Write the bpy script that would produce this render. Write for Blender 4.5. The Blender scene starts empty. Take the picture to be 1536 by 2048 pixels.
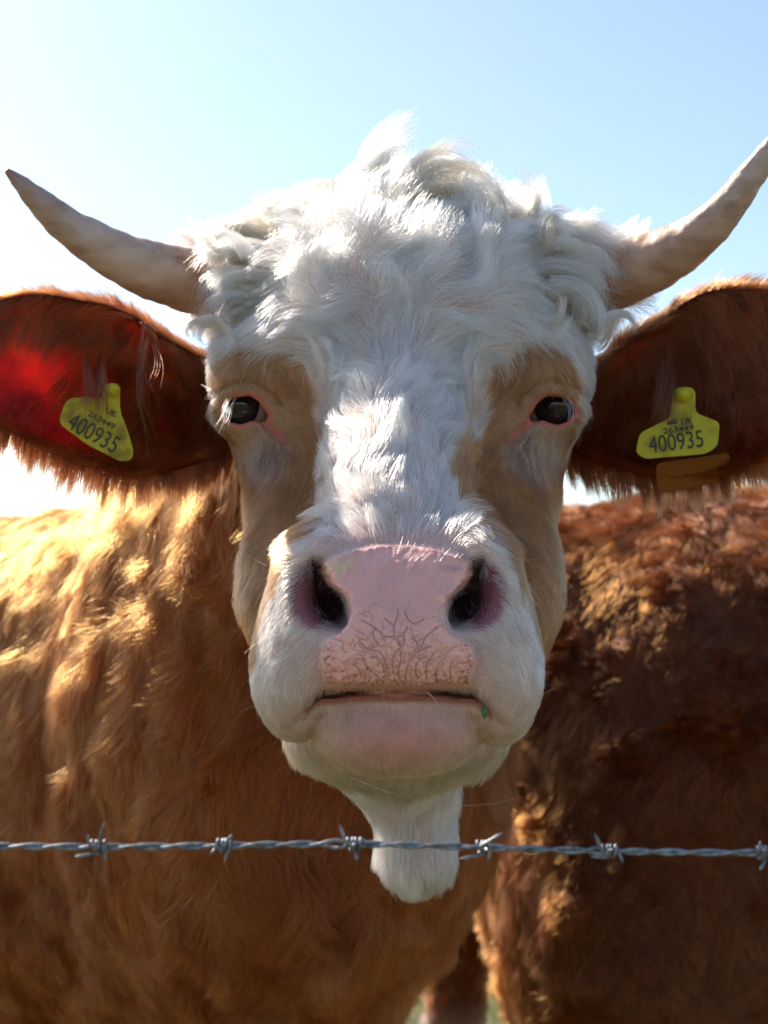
import bpy, math, random
import numpy as np
from mathutils import Vector, Matrix
from mathutils.kdtree import KDTree

sc = bpy.context.scene
R = math.radians
F = 3072.0          # focal length of the photograph in its own pixels (1536 x 2048)
PITCH = R(4.0)
CAM_H = 1.25

# ---------------------------------------------------------------- camera
cam = bpy.data.cameras.new('camera')
camo = bpy.data.objects.new('camera', cam)
sc.collection.objects.link(camo)
sc.camera = camo
camo.location = (0, 0, CAM_H)
camo.rotation_euler = (R(90) + PITCH, 0, 0)
cam.sensor_fit = 'VERTICAL'
cam.sensor_height = 36.0
cam.lens = 54.0
cam.clip_start = 0.02
cam.clip_end = 3000.0
cam.dof.use_dof = True
cam.dof.focus_distance = 1.06
cam.dof.aperture_fstop = 9.0

# ---------------------------------------------------------------- world and sun
SUN_AZ, SUN_EL = R(-41), R(40)
world = bpy.data.worlds.new('World')
sc.world = world
world.use_nodes = True
wn = world.node_tree
sky = wn.nodes.new('ShaderNodeTexSky')
sky.sky_type = 'NISHITA'
sky.sun_disc = False
sky.sun_elevation = SUN_EL
sky.sun_rotation = SUN_AZ
sky.air_density = 1.0
sky.dust_density = 0.8
sky.ozone_density = 1.2
wn.links.new(sky.outputs[0], wn.nodes['Background'].inputs[0])
wn.nodes['Background'].inputs[1].default_value = 0.086
sl = bpy.data.lights.new('sun', 'SUN')
sl.energy = 4.0
sl.angle = R(0.5)
sl.color = (1.0, 0.90, 0.77)
so = bpy.data.objects.new('sun', sl)
sc.collection.objects.link(so)
so.rotation_euler = Vector((math.sin(SUN_AZ) * math.cos(SUN_EL), math.cos(SUN_AZ) * math.cos(SUN_EL),
                            math.sin(SUN_EL))).to_track_quat('Z', 'Y').to_euler()
sc.view_settings.view_transform = 'Standard'
sc.view_settings.look = 'None'
sc.view_settings.exposure = 1.25
sc.view_settings.gamma = 1.0
sc.cycles.use_denoising = True
sc.cycles.denoiser = 'OPENIMAGEDENOISE'
sc.cycles.denoising_input_passes = 'RGB_ALBEDO_NORMAL'
sc.cycles.denoising_prefilter = 'ACCURATE'
sc.cycles.sample_clamp_indirect = 4.0
sc.cycles.max_bounces = 10
sc.cycles.diffuse_bounces = 3
sc.cycles.glossy_bounces = 4
sc.cycles.transmission_bounces = 8
sc.cycles.transparent_max_bounces = 8

rng = np.random.default_rng(7)
random.seed(7)
cp, sp = math.cos(PITCH), math.sin(PITCH)

def P(px, py, d):
    """point seen at photo pixel (px, py), d metres in front of the camera"""
    x, z = (px - 768) / F * d, (1024 - py) / F * d
    return np.array([x, d * cp - z * sp, CAM_H + d * sp + z * cp])

def unproj(px, py, d):
    px = np.asarray(px, float); py = np.asarray(py, float); d = np.asarray(d, float)
    x, z = (px - 768) / F * d, (1024 - py) / F * d
    return np.stack([x + 0 * d, d * cp - z * sp, CAM_H + d * sp + z * cp], -1)

def proj(p):
    """where a world point stands in the photo, and how far"""
    y, z = p[..., 1], p[..., 2] - CAM_H
    d = y * cp + z * sp
    v = -y * sp + z * cp
    return 768 + F * p[..., 0] / d, 1024 - F * v / d, d

def sstep(a, b, x):
    t = np.clip((x - a) / (b - a), 0, 1)
    return t * t * (3 - 2 * t)

# ---------------------------------------------------------------- value noise
_perm = np.random.default_rng(3).random(4096)
def vnoise(p, scale, seed=0):
    q = p * scale + seed * 17.31
    i = np.floor(q).astype(np.int64); f = q - i; f = f * f * (3 - 2 * f)
    def h(a, b, c):
        return _perm[(a * 73856093 ^ b * 19349663 ^ c * 83492791) & 4095]
    r = 0
    for dx in (0, 1):
        for dy in (0, 1):
            for dz in (0, 1):
                w = (f[..., 0] if dx else 1 - f[..., 0]) * (f[..., 1] if dy else 1 - f[..., 1]) * (f[..., 2] if dz else 1 - f[..., 2])
                r = r + w * h(i[..., 0] + dx, i[..., 1] + dy, i[..., 2] + dz)
    return r * 2 - 1
def nvec(p, scale, seed=0):
    return np.stack([vnoise(p, scale, seed), vnoise(p, scale, seed + 5), vnoise(p, scale, seed + 9)], -1)

# ---------------------------------------------------------------- distance-field sculpting
def ell(c, r, rot=0.0, tilt=0.0):
    """ellipsoid; rot turns it in the picture plane, tilt about the x axis"""
    c = np.asarray(c, float); r = np.asarray(r, float)
    M = (Matrix.Rotation(rot, 3, 'Y') @ Matrix.Rotation(tilt, 3, 'X'))
    M = np.array(M)
    def f(p):
        q = (p - c) @ M
        k0 = np.linalg.norm(q / r, axis=-1); k1 = np.linalg.norm(q / (r * r), axis=-1)
        return k0 * (k0 - 1.0) / np.maximum(k1, 1e-9)
    return f
def cone(a, ra, b, rb, sq=(1, 1, 1)):
    """rounded cone from a to b"""
    a = np.asarray(a, float); b = np.asarray(b, float); sq = np.asarray(sq, float)
    def f(p):
        pa = (p - a) / sq; ba = (b - a) / sq
        h = np.clip(pa @ ba / (ba @ ba), 0, 1)
        return (np.linalg.norm(pa - h[..., None] * ba, axis=-1) - (ra + (rb - ra) * h)) * min(sq)
    return f
def smin(a, b, k):
    h = np.maximum(k - np.abs(a - b), 0) / k
    return np.minimum(a, b) - h * h * k * .25
def smax(a, b, k):
    return -smin(-a, -b, k)

def axis(lo, hi, fine_lo, fine_hi, hf, hc):
    """grid lines: step hf inside the fine range, growing to hc outside"""
    xs = list(np.arange(fine_lo, fine_hi, hf))
    h = hf; x = xs[-1]
    while x < hi:
        h = min(h * 1.12, hc); x += h; xs.append(x)
    h = hf; x = xs[0]; pre = []
    while x > lo:
        h = min(h * 1.12, hc); x -= h; pre.append(x)
    return np.array(pre[::-1] + xs)

def surface_net(f, X, Y, Z, skip=5):
    """mesh of f = 0 on a rectilinear grid (naive surface nets); f is only evaluated near the surface"""
    nx, ny, nz = len(X), len(Y), len(Z)
    ix, iy, iz = [np.unique(np.r_[np.arange(0, n, skip), n - 1]) for n in (nx, ny, nz)]
    G = np.stack(np.meshgrid(X[ix], Y[iy], Z[iz], indexing='ij'), -1)
    C = f(G.reshape(-1, 3)).reshape(G.shape[:3])
    jx, jy, jz = [np.minimum(np.round(np.arange(n) / skip).astype(int), len(i) - 1) for n, i in ((nx, ix), (ny, iy), (nz, iz))]
    V = C[np.ix_(jx, jy, jz)].astype(np.float32)
    sx, sy, sz = [np.gradient(a) * skip for a in (X, Y, Z)]
    band = 0.95 * np.sqrt(sx[:, None, None] ** 2 + sy[None, :, None] ** 2 + sz[None, None, :] ** 2) + 0.012
    m = np.abs(V) < band
    k = np.nonzero(m)
    pts = np.stack([X[k[0]], Y[k[1]], Z[k[2]]], -1)
    out = np.empty(len(pts), np.float32)
    for s in range(0, len(pts), 400000):
        out[s:s + 400000] = f(pts[s:s + 400000])
    V[k] = out
    ins = V < 0
    cnt = np.zeros((nx - 1, ny - 1, nz - 1), np.uint8)
    for a in (0, 1):
        for b in (0, 1):
            for c in (0, 1):
                cnt += ins[a:nx - 1 + a, b:ny - 1 + b, c:nz - 1 + c]
    act = (cnt > 0) & (cnt < 8)
    ci = np.nonzero(act)
    idx = np.full(act.shape, -1, np.int64)
    idx[ci] = np.arange(len(ci[0]))
    acc = np.zeros((len(ci[0]), 3)); num = np.zeros(len(ci[0]))
    corners = [(a, b, c) for a in (0, 1) for b in (0, 1) for c in (0, 1)]
    for A in corners:
        for ax in range(3):
            if A[ax]: continue
            B = list(A); B[ax] = 1
            va = V[ci[0] + A[0], ci[1] + A[1], ci[2] + A[2]]; vb = V[ci[0] + B[0], ci[1] + B[1], ci[2] + B[2]]
            cr = (va < 0) != (vb < 0)
            t = np.where(cr, va / np.where(cr, va - vb, 1), 0)
            pa = np.stack([X[ci[0] + A[0]], Y[ci[1] + A[1]], Z[ci[2] + A[2]]], -1)
            pb = np.stack([X[ci[0] + B[0]], Y[ci[1] + B[1]], Z[ci[2] + B[2]]], -1)
            acc += np.where(cr[:, None], pa + (pb - pa) * t[:, None], 0); num += cr
    verts = acc / num[:, None]
    quads = []
    for ax in range(3):
        sl0 = [slice(1, n - 1) for n in (nx, ny, nz)]; sl1 = list(sl0)
        sl0[ax] = slice(0, (nx, ny, nz)[ax] - 1); sl1[ax] = slice(1, (nx, ny, nz)[ax])
        a = ins[tuple(sl0)]; b = ins[tuple(sl1)]
        e = np.nonzero(a != b)
        g = [e[i] + (0 if i == ax else 1) for i in range(3)]
        u, v = (ax + 1) % 3, (ax + 2) % 3
        def at(du, dv):
            q = list(g); q[u] = g[u] - du; q[v] = g[v] - dv
            return idx[q[0], q[1], q[2]]
        q = np.stack([at(1, 1), at(0, 1), at(0, 0), at(1, 0)], -1)
        fl = ~a[e]
        q[fl] = q[fl][:, ::-1]
        quads.append(q)
    return verts, np.concatenate(quads)

def make_mesh(name, verts, quads, smooth=True):
    me = bpy.data.meshes.new(name)
    nv, nq = len(verts), len(quads)
    k = quads.shape[1]
    me.vertices.add(nv); me.vertices.foreach_set('co', np.asarray(verts, np.float32).ravel())
    me.loops.add(nq * k); me.loops.foreach_set('vertex_index', quads.ravel().astype(np.int32))
    me.polygons.add(nq); me.polygons.foreach_set('loop_start', np.arange(0, nq * k, k, dtype=np.int32))
    me.polygons.foreach_set('loop_total', np.full(nq, k, np.int32))
    me.polygons.foreach_set('use_smooth', np.full(nq, smooth))
    me.update(calc_edges=True); me.validate()
    return me

def grad(f, p, h=0.0015):
    g = np.stack([f(p + np.eye(3)[i] * h) - f(p - np.eye(3)[i] * h) for i in range(3)], -1)
    return g / np.maximum(np.linalg.norm(g, axis=-1, keepdims=True), 1e-9)

# ---------------------------------------------------------------- scene tree helpers
def link(o, parent=None):
    sc.collection.objects.link(o)
    if parent is not None:
        o.parent = parent
        b = Vector((0, 0, 0)); a = parent
        while a is not None:
            b += a.location; a = a.parent
        if parent.parent is None:
            o.matrix_parent_inverse = Matrix.Translation(-parent.location)
    return o
def thing(name, label, cat, loc=(0, 0, 0), group=None):
    o = bpy.data.objects.new(name, None)
    o.location = loc; o.empty_display_size = .1
    sc.collection.objects.link(o)
    o['label'] = label; o['category'] = cat
    if group: o['group'] = group
    return o
def obj(name, me, mat, parent=None):
    o = bpy.data.objects.new(name, me)
    if mat is not None: me.materials.append(mat)
    return link(o, parent)

def polydist(px, py, poly):
    """signed distance in photo pixels to a closed outline (negative inside)"""
    q = np.asarray(poly, float); n = len(q)
    d = np.full(px.shape, 1e9); ins = np.zeros(px.shape, bool)
    for i in range(n):
        a, b = q[i - 1], q[i]
        ex, ey = b - a
        wx, wy = px - a[0], py - a[1]
        t = np.clip((wx * ex + wy * ey) / (ex * ex + ey * ey), 0, 1)
        d = np.minimum(d, (wx - ex * t) ** 2 + (wy - ey * t) ** 2)
        c = ((a[1] <= py) != (b[1] <= py)) & (px < a[0] + (py - a[1]) * ex / (ey if ey else 1e-9))
        ins ^= c
    d = np.sqrt(d)
    return np.where(ins, -d, d)

def catmull(pts, n):
    p = np.asarray(pts, float)
    p = np.concatenate([2 * p[:1] - p[1:2], p, 2 * p[-1:] - p[-2:-1]])
    m = len(p) - 3
    t = np.linspace(0, m - 1e-6, n); i = t.astype(int); f = (t - i)[:, None]
    a, b, c, d = p[i], p[i + 1], p[i + 2], p[i + 3]
    return .5 * (2 * b + (c - a) * f + (2 * a - 5 * b + 4 * c - d) * f * f + (3 * b - 3 * c + d - a) * f ** 3)

def tube_arrays(path, rad, ns=16, cap=True, ovals=None):
    path = np.asarray(path, float); n = len(path); rad = np.broadcast_to(rad, (n,))
    tg = np.gradient(path, axis=0); tg /= np.linalg.norm(tg, axis=1, keepdims=True)
    up = np.array([0, 0, 1.0]) if abs(tg[0][2]) < .9 else np.array([0, 1.0, 0])
    vs = []
    u = np.cross(tg[0], up); u /= np.linalg.norm(u)
    for i in range(n):
        u = u - tg[i] * (u @ tg[i]); u /= np.linalg.norm(u)
        w = np.cross(tg[i], u)
        a = np.linspace(0, 2 * np.pi, ns, endpoint=False)[:, None]
        vs.append(path[i] + rad[i] * (np.cos(a) * u + np.sin(a) * w))
    V = np.concatenate(vs)
    i = np.arange(n - 1)[:, None] * ns; j = np.arange(ns)[None]; k = (j + 1) % ns
    Q = np.stack([i + j, i + k, i + ns + k, i + ns + j], -1).reshape(-1, 4)
    if cap:
        V = np.concatenate([V, path[:1] - tg[:1] * rad[0] * .4, path[-1:] + tg[-1:] * rad[-1] * .6])
        c0, c1 = len(V) - 2, len(V) - 1
        j = np.arange(0, ns, 2)
        a = np.stack([np.full(len(j), c0), (j + 2) % ns, j + 1, j], -1)
        b = (n - 1) * ns
        c = np.stack([np.full(len(j), c1), b + j, b + j + 1, b + (j + 2) % ns], -1)
        Q = np.concatenate([Q, a, c])
    return V, Q
def merge(parts):
    V, Q, o = [], [], 0
    for v, q in parts:
        V.append(v); Q.append(q + o); o += len(v)
    return np.concatenate(V), np.concatenate(Q)
def set_col(me, name, col):
    a = me.attributes.new(name, 'FLOAT_COLOR', 'POINT')
    c = np.ones((len(me.vertices), 4), np.float32); c[:, :3] = col
    a.data.foreach_set('color', c.ravel())
def set_val(me, name, val):
    a = me.attributes.new(name, 'FLOAT', 'POINT')
    a.data.foreach_set('value', np.asarray(val, np.float32))

# ---------------------------------------------------------------- hair
def hair_object(name, pts, rad, col, mat, parent):
    """pts (N,K,3), rad (N,K), col (N,3)"""
    N, K = pts.shape[:2]
    hc = bpy.data.hair_curves.new(name)
    hc.add_curves([K] * N)
    hc.attributes['position'].data.foreach_set('vector', np.ascontiguousarray(pts, np.float32).ravel())
    r = hc.attributes.get('radius') or hc.attributes.new('radius', 'FLOAT', 'POINT')
    r.data.foreach_set('value', np.ascontiguousarray(rad, np.float32).ravel())
    c = hc.attributes.new('hair_colour', 'FLOAT_COLOR', 'CURVE')
    cc = np.ones((N, 4), np.float32); cc[:, :3] = np.clip(col, .002, .95)
    c.data.foreach_set('color', cc.ravel())
    hc.materials.append(mat)
    o = bpy.data.objects.new(name, hc)
    return link(o, parent)

def unit(v):
    return v / np.maximum(np.linalg.norm(v, axis=-1, keepdims=True), 1e-9)

CL = {}
def tuft_tone(lo, hi, seed=0):
    """one tone per tuft of the last grown coat"""
    r = np.random.default_rng(seed); n = CL['id'].max() + 1
    return r.uniform(lo, hi, n)[CL['id']][:, None]
def grow(root, nrm, flow, length, K=6, lift=.5, lie=.5, wave=.3, wfreq=30, curl=.0, grav=.0, clump=0, camt=.6, seed=0, jitter=.25, center=None):
    """hairs that leave the skin at 'lift', lie down along 'flow', wander with a noise field and gather in tufts"""
    N = len(root)
    r = np.random.default_rng(100 + seed)
    def col(x): return np.broadcast_to(np.asarray(x, float), (N,))[:, None]
    lift, lie, wave, curl, grav = map(col, (lift, lie, wave, curl, grav))
    fl = unit(flow - nrm * (flow * nrm).sum(-1, keepdims=True))
    side = np.cross(nrm, fl)
    d = unit(fl * np.cos(lift * 1.4) + nrm * np.sin(lift * 1.4) + r.normal(size=(N, 3)) * jitter)
    L = (length * r.uniform(.65, 1.1, N))[:, None]
    step = L / (K - 1)
    pts = [root]
    p = root.copy()
    cs = r.choice([-1, 1], N)[:, None] * curl * r.uniform(.5, 1.5, (N, 1))
    for k in range(1, K):
        n = nvec(p, wfreq, seed)
        d = unit(d + fl * lie * .5 - nrm * (d * nrm).sum(-1, keepdims=True) * lie * .25 + n * wave + side * cs + np.array([0, 0, -1.0]) * grav * .3)
        dn = (d * nrm).sum(-1, keepdims=True)
        d = unit(d + nrm * np.maximum(.06 - dn, 0))
        p = p + d * step
        pts.append(p)
    pts = np.stack(pts, 1)
    if clump:
        nc = max(N // clump, 2)
        ci = r.choice(N, nc, replace=False)
        kd = KDTree(nc)
        for i, c in enumerate(ci): kd.insert(root[c], i)
        kd.balance()
        near = np.array([kd.find(q)[1] for q in root])
        c = ci[near]
        t = (np.linspace(0, 1, K) ** 1.2)[None, :, None]
        amt = np.broadcast_to(np.asarray(camt, float), (N,))[:, None, None] * r.uniform(.5, 1, (N, 1, 1))
        target = pts[c] + (root - root[c])[:, None] * .25
        pts = pts * (1 - t * amt) + target * t * amt
        CL['id'] = near
    return pts
def taper(N, K, w, tip=.25):
    t = np.linspace(0, 1, K)
    return np.broadcast_to(np.asarray(w, float), (N,))[:, None] * .5 * (1 - (1 - tip) * t ** 1.5)[None]

def locks(guides, K=12, wig=.004):
    """locks of hair: every guide is (points, hairs, radius at root, radius at tip, strand width, colour)"""
    PT, RD, CL = [], [], []
    for gi, (pts, n, r0, r1, w, c) in enumerate(guides):
        r = np.random.default_rng(500 + gi)
        g = catmull([P(*q) for q in pts], K)
        tg = unit(np.gradient(g, axis=0))
        a = unit(np.cross(tg, [0, 1.0, .1])); b = np.cross(tg, a)
        th = r.uniform(0, 2 * np.pi, n); rr = np.sqrt(r.uniform(0, 1, n))
        t = np.linspace(0, 1, K)
        rad = r0 + (r1 - r0) * t ** .8
        off = (np.cos(th) * rr)[:, None, None] * a[None] + (np.sin(th) * rr)[:, None, None] * b[None]
        bend = r.normal(size=(n, 1, 3)) * .25 * (t ** 2)[None, :, None] * np.linalg.norm(g[-1] - g[0]) * .22
        q = g[None] + off * rad[None, :, None] + bend
        q = q + nvec(q, 45, gi) * (t[None, :, None] * wig)
        # shorten by resampling each strand to its own length
        f = r.uniform(.55, 1.0, n)
        s = f[:, None] * (K - 1) * t[None]
        i = np.minimum(s.astype(int), K - 2); fr = (s - i)[..., None]
        ar = np.arange(n)[:, None]
        q = q[ar, i] * (1 - fr) + q[ar, i + 1] * fr
        PT.append(q); RD.append(taper(n, K, w, .2)); CL.append(np.array(c) * r.uniform(.8, 1.12, (n, 1)))
    return np.concatenate(PT), np.concatenate(RD), np.concatenate(CL)

# ---------------------------------------------------------------- materials
def mat(name):
    m = bpy.data.materials.new(name); m.use_nodes = True
    return m, m.node_tree, m.node_tree.nodes['Principled BSDF']
def hair_mat(name, rough=.32, radial=.45, coat=.0, matte=.3):
    m = bpy.data.materials.new(name); m.use_nodes = True
    nt = m.node_tree; nt.nodes.clear()
    h = nt.nodes.new('ShaderNodeBsdfHairPrincipled'); o = nt.nodes.new('ShaderNodeOutputMaterial')
    a = nt.nodes.new('ShaderNodeAttribute'); a.attribute_name = 'hair_colour'
    h.parametrization = 'COLOR'
    nt.links.new(a.outputs['Color'], h.inputs['Color'])
    h.inputs['Roughness'].default_value = rough
    h.inputs['Radial Roughness'].default_value = radial
    h.inputs['Coat'].default_value = coat
    d = nt.nodes.new('ShaderNodeBsdfDiffuse'); t = nt.nodes.new('ShaderNodeBsdfTranslucent')
    for x in (d, t): nt.links.new(a.outputs['Color'], x.inputs[0])
    m1 = nt.nodes.new('ShaderNodeMixShader'); m1.inputs[0].default_value = .35
    nt.links.new(d.outputs[0], m1.inputs[1]); nt.links.new(t.outputs[0], m1.inputs[2])
    m2 = nt.nodes.new('ShaderNodeMixShader'); m2.inputs[0].default_value = matte
    nt.links.new(h.outputs[0], m2.inputs[1]); nt.links.new(m1.outputs[0], m2.inputs[2])
    nt.links.new(m2.outputs[0], o.inputs[0])
    return m
M_HAIR = hair_mat('hair', matte=.28)
def node(nt, t, **kw):
    n = nt.nodes.new(t)
    for k, v in kw.items():
        if hasattr(n, k): setattr(n, k, v)
        else: n.inputs[k].default_value = v
    return n
def ramp(nt, fac, stops):
    r = nt.nodes.new('ShaderNodeValToRGB')
    el = r.color_ramp.elements
    while len(el) < len(stops): el.new(.5)
    for e, (p, c) in zip(el, stops):
        e.position = p; e.color = (*c, 1) if len(c) == 3 else c
    nt.links.new(fac, r.inputs[0])
    return r
def mixc(nt, fac, a, b, mode='MIX'):
    m = nt.nodes.new('ShaderNodeMix'); m.data_type = 'RGBA'; m.blend_type = mode
    for s, v in ((0, fac), (6, a), (7, b)):
        if hasattr(v, 'links'): nt.links.new(v, m.inputs[s])
        else: m.inputs[s].default_value = v if s == 0 else (*v, 1)
    return m.outputs[2]
# ================================================================ the near cow
def seq(prims):
    def f(p):
        d = None
        for g, k in prims:
            v = g(p)
            d = v if d is None else (smin(d, v, k) if k >= 0 else smax(d, -v, -k))
        return d
    return f

HEAD = [
    (ell(P(815, 650, 1.33), (.120, .13, .098)), .0),
    (cone(P(500, 570, 1.31), .046, P(1140, 560, 1.31), .046), .05),       # poll bar that carries the horns
    (ell(P(805, 690, 1.225), (.105, .075, .095)), .05),                    # forehead
    (ell(P(526, 795, 1.240), (.031, .055, .037)), .045),                  # eye sockets
    (ell(P(1076, 795, 1.240), (.031, .055, .037)), .045),
    (cone(P(520, 738, 1.225), .030, P(640, 700, 1.20), .034), .04),        # brows
    (cone(P(1082, 735, 1.225), .030, P(960, 700, 1.20), .034), .04),
    (cone(P(795, 720, 1.20), .055, P(795, 1050, 1.045), .046), .035),     # bridge of the nose
    (cone(P(614, 840, 1.29), .056, P(650, 1190, 1.14), .047), .04),       # cheeks
    (cone(P(997, 840, 1.29), .056, P(955, 1190, 1.14), .047), .04),
    (cone(P(640, 1190, 1.16), .054, P(690, 1430, 1.13), .045), .04),      # jaw
    (cone(P(965, 1190, 1.16), .054, P(905, 1430, 1.13), .045), .04),
    (ell(P(800, 1000, 1.25), (.09, .10, .17)), .05),
]
MUZZLE = [
    (ell(P(795, 1240, 1.015), (.074, .080, .062)), .03),
    (ell(P(655, 1190, .995), (.033, .050, .046), rot=R(-14)), .03),       # nostril wings
    (ell(P(935, 1190, .995), (.033, .050, .046), rot=R(14)), .03),
    (ell(P(588, 1355, 1.00), (.026, .050, .040)), .035),                  # hanging upper lips
    (ell(P(1000, 1360, 1.00), (.026, .050, .041)), .035),
    (ell(P(795, 1300, .965), (.048, .042, .030)), .03),                   # middle of the upper lip
]
CHIN = [
    (ell(P(795, 1447, 1.005), (.0575, .060, .0335)), .02),
    (cone(P(795, 1425, 1.07), .037, P(800, 1370, 1.35), .074), .02),
    (cone(P(800, 1500, 1.19), .044, P(828, 1620, 1.22), .025), .05),      # throat and dewlap
    (cone(P(828, 1600, 1.21), .025, P(832, 1700, 1.20), .019), .03),
    (ell(P(832, 1718, 1.20), (.0222, .026, .0215)), .03),
]
SH = P(330, 1520, 1.92)
BODY = [
    (cone(P(790, 850, 1.45), .125, P(640, 1250, 1.70), .21), .06),        # neck
    (cone(P(680, 1100, 1.62), .17, SH, .285), .12),
    (ell(P(560, 1560, 1.68), (.215, .24, .27)), .10),                     # chest
    (ell(P(700, 1560, 1.62), (.125, .16, .16)), .08),
    (ell(P(722, 1560, 1.60), (.094, .14, .150)), .07),                     # brisket
    (cone(SH + np.array([0, 0, -.02]), .285, SH + np.array([-1.05, .42, -.03]), .34, (1, 1, 1.08)), .12),
    (ell(SH + np.array([-1.3, .52, .0]), (.30, .30, .33)), .12),
    (cone(P(560, 2000, 1.66), .10, (-.13, 1.68, .42), .045), .08),        # fore legs
    (cone((-.13, 1.68, .44), .047, (-.13, 1.67, .08), .036), .02),
    (ell((-.13, 1.65, .035), (.05, .07, .045)), .02),
    (cone(P(300, 2000, 2.0), .11, (-.36, 2.05, .42), .047), .08),
    (cone((-.36, 2.05, .44), .047, (-.36, 2.04, .08), .036), .02),
    (ell((-.36, 2.02, .035), (.05, .07, .045)), .02),
]
for dx, dy in ((-1.28, .30), (-1.22, .72)):
    q = SH + np.array([dx, dy, 0])
    BODY += [(cone((q[0], q[1], .88), .17, (q[0] + .05, q[1], .55), .075), .08),
             (cone((q[0] + .05, q[1], .55), .07, (q[0] - .07, q[1], .42), .045), .04),
             (cone((q[0] - .07, q[1], .42), .045, (q[0] - .05, q[1], .08), .038), .02),
             (ell((q[0] - .02, q[1], .035), (.055, .06, .045)), .02)]
EYE_L, EYE_R = P(489, 813, 1.222), P(1107, 813, 1.222)
NOS = [(ell(P(662, 1218, .945), (.0090, .060, .0150), rot=R(-36)), .005), (ell(P(928, 1218, .945), (.0090, .060, .0150), rot=R(36)), .005),
       (ell(P(634, 1155, .945), (.0045, .035, .0150), rot=R(-10)), .005), (ell(P(956, 1155, .945), (.0045, .035, .0150), rot=R(10)), .005),
       (ell(P(618, 1172, .925), (.0125, .030, .026), rot=R(-16)), .016), (ell(P(972, 1172, .925), (.0125, .030, .026), rot=R(16)), .016)]
PAD = [(642, 1124), (668, 1110), (710, 1096), (755, 1089), (800, 1086), (850, 1090), (895, 1099), (928, 1112), (944, 1124), (948, 1150), (925, 1178), (895, 1198), (886, 1225), (900, 1260),
       (945, 1290), (954, 1325), (940, 1374), (870, 1388), (795, 1392), (720, 1388), (650, 1374), (638, 1320), (645, 1280), (684, 1256), (700, 1225),
       (690, 1192), (652, 1168), (636, 1142)]
EYE_OPEN = {-1: [(533, 831), (508, 838), (483, 848), (464, 843), (450, 824), (455, 807), (474, 796), (500, 793), (517, 805)]}
EYE_OPEN[-1] = [(489 + (x - 489) * 1.10, 816 + (y - 816) * 1.06) for x, y in EYE_OPEN[-1]]
EYE_OPEN[1] = [(1596 - x, y) for x, y in EYE_OPEN[-1]]
f_head, f_muz, f_chin, f_body = seq(HEAD), seq(MUZZLE), seq(CHIN), seq(BODY)

def mouth_line(px):
    u = (px - 795) / 200.0
    return 1387 - 5 * np.cos(u * 2.5) + 66 * sstep(.74, 1.15, np.abs(u)) 

def cow_sdf(p, detail=True):
    b = f_body(p)
    d = b.copy()
    near = (p[:, 0] > -.32) & (p[:, 0] < .36) & (p[:, 1] < 1.75) & (p[:, 2] > .85)
    q = p[near]
    if len(q):
        h = f_head(q)
        m = f_muz(q)
        c = f_chin(q)
        px, py, dd = proj(q)
        # groove between the hanging lips and the chin: smooth unions only up to a narrow seam
        hm = smin(h, m, .045)
        fine = (dd < 1.12) & (py > 1300)
        k = np.where(dd < 1.06, .006, .03)
        hm2 = smin(hm, c, k)
        # lip seam
        seam = (py - mouth_line(px)) / F * dd
        wl = sstep(238, 200, np.abs(px - 795)) * sstep(1.08, 1.02, dd)
        wl = wl * (1 - .55 * sstep(145, 190, np.abs(px - 795)))
        hm2 = np.where(fine, hm2 + wl * .0085 * np.exp(-(seam / .0022) ** 2) + wl * .0022 * np.exp(-((seam - .005) / .004) ** 2), hm2)
        fr = np.nonzero(dd < 1.12)[0]
        pd = np.maximum(polydist(px[fr], py[fr], PAD), (py[fr] - 1368))
        hm2[fr] -= .0022 * sstep(4, -10, pd)
        hm2[fr] += .0012 * np.exp(-((pd - 4) / 6) ** 2)
        for n, kk in NOS:
            hm2 = smax(hm2, -n(q), kk)
        for e, s in ((EYE_L, -1), (EYE_R, 1)):
            le = np.linalg.norm(q - e, axis=-1)
            # eyelids: a shell round the eyeball, opened by a tilted almond
            hm2 = smin(hm2, le - .0262, .010)
            fo = np.hypot((px - (489 if s < 0 else 1107)) / 1.25, py - 822)
            hm2 = hm2 + np.where((dd < 1.27) & (py < 815), .0038 * np.exp(-((fo - 60) / 6) ** 2), 0)
            k_ = np.nonzero(le < .06)[0]
            alm = np.full(len(q), .05)
            alm[k_] = polydist(px[k_], py[k_], EYE_OPEN[s]) / F * dd[k_]
            alm = np.where(dd < e[1] + .02, alm, .05)
            hm2 = smax(hm2, -smax(alm, le - .05, .003), .004)
            hm2 = smax(hm2, -(le - .0213), .002)
            # tear groove below the inner corner
            gx0, gy0, gx1, gy1 = (522, 838, 572, 884) if s < 0 else (1070, 838, 1014, 884)
            bx, by = gx1 - gx0, gy1 - gy0
            t = np.clip(((px - gx0) * bx + (py - gy0) * by) / (bx * bx + by * by), 0, 1)
            g = np.hypot(px - gx0 - t * bx, py - gy0 - t * by) / F * dd
            hm2 = hm2 + np.where(dd < 1.26, .0035 * np.exp(-(g / .004) ** 2), 0)
        if detail:
            hm2 = hm2 + .0007 * vnoise(q, 60, 1) 
            # skin folds on the hanging lips
        d[near] = smin(b[near], hm2, .05)
    if detail:
        w = sstep(1.35, 1.5, p[:, 1]) * sstep(.4, .7, p[:, 2])
        folds = vnoise(p * np.array([1, 1, .18]), 16, 2)
        d = d + w * (.007 * folds + .004 * vnoise(p * np.array([1, 1, .3]), 38, 4) + .004 * vnoise(p, 6, 6))
    return d

X = axis(-1.95, .45, -.20, .19, .0020, .03)
Y = axis(.85, 3.1, .87, 1.26, .0020, .03)
Z = axis(-.02, 1.75, 1.06, 1.44, .0020, .022)
cv, cq = surface_net(cow_sdf, X, Y, Z)
print('cow mesh', len(cv), len(X), len(Y), len(Z))

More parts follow.
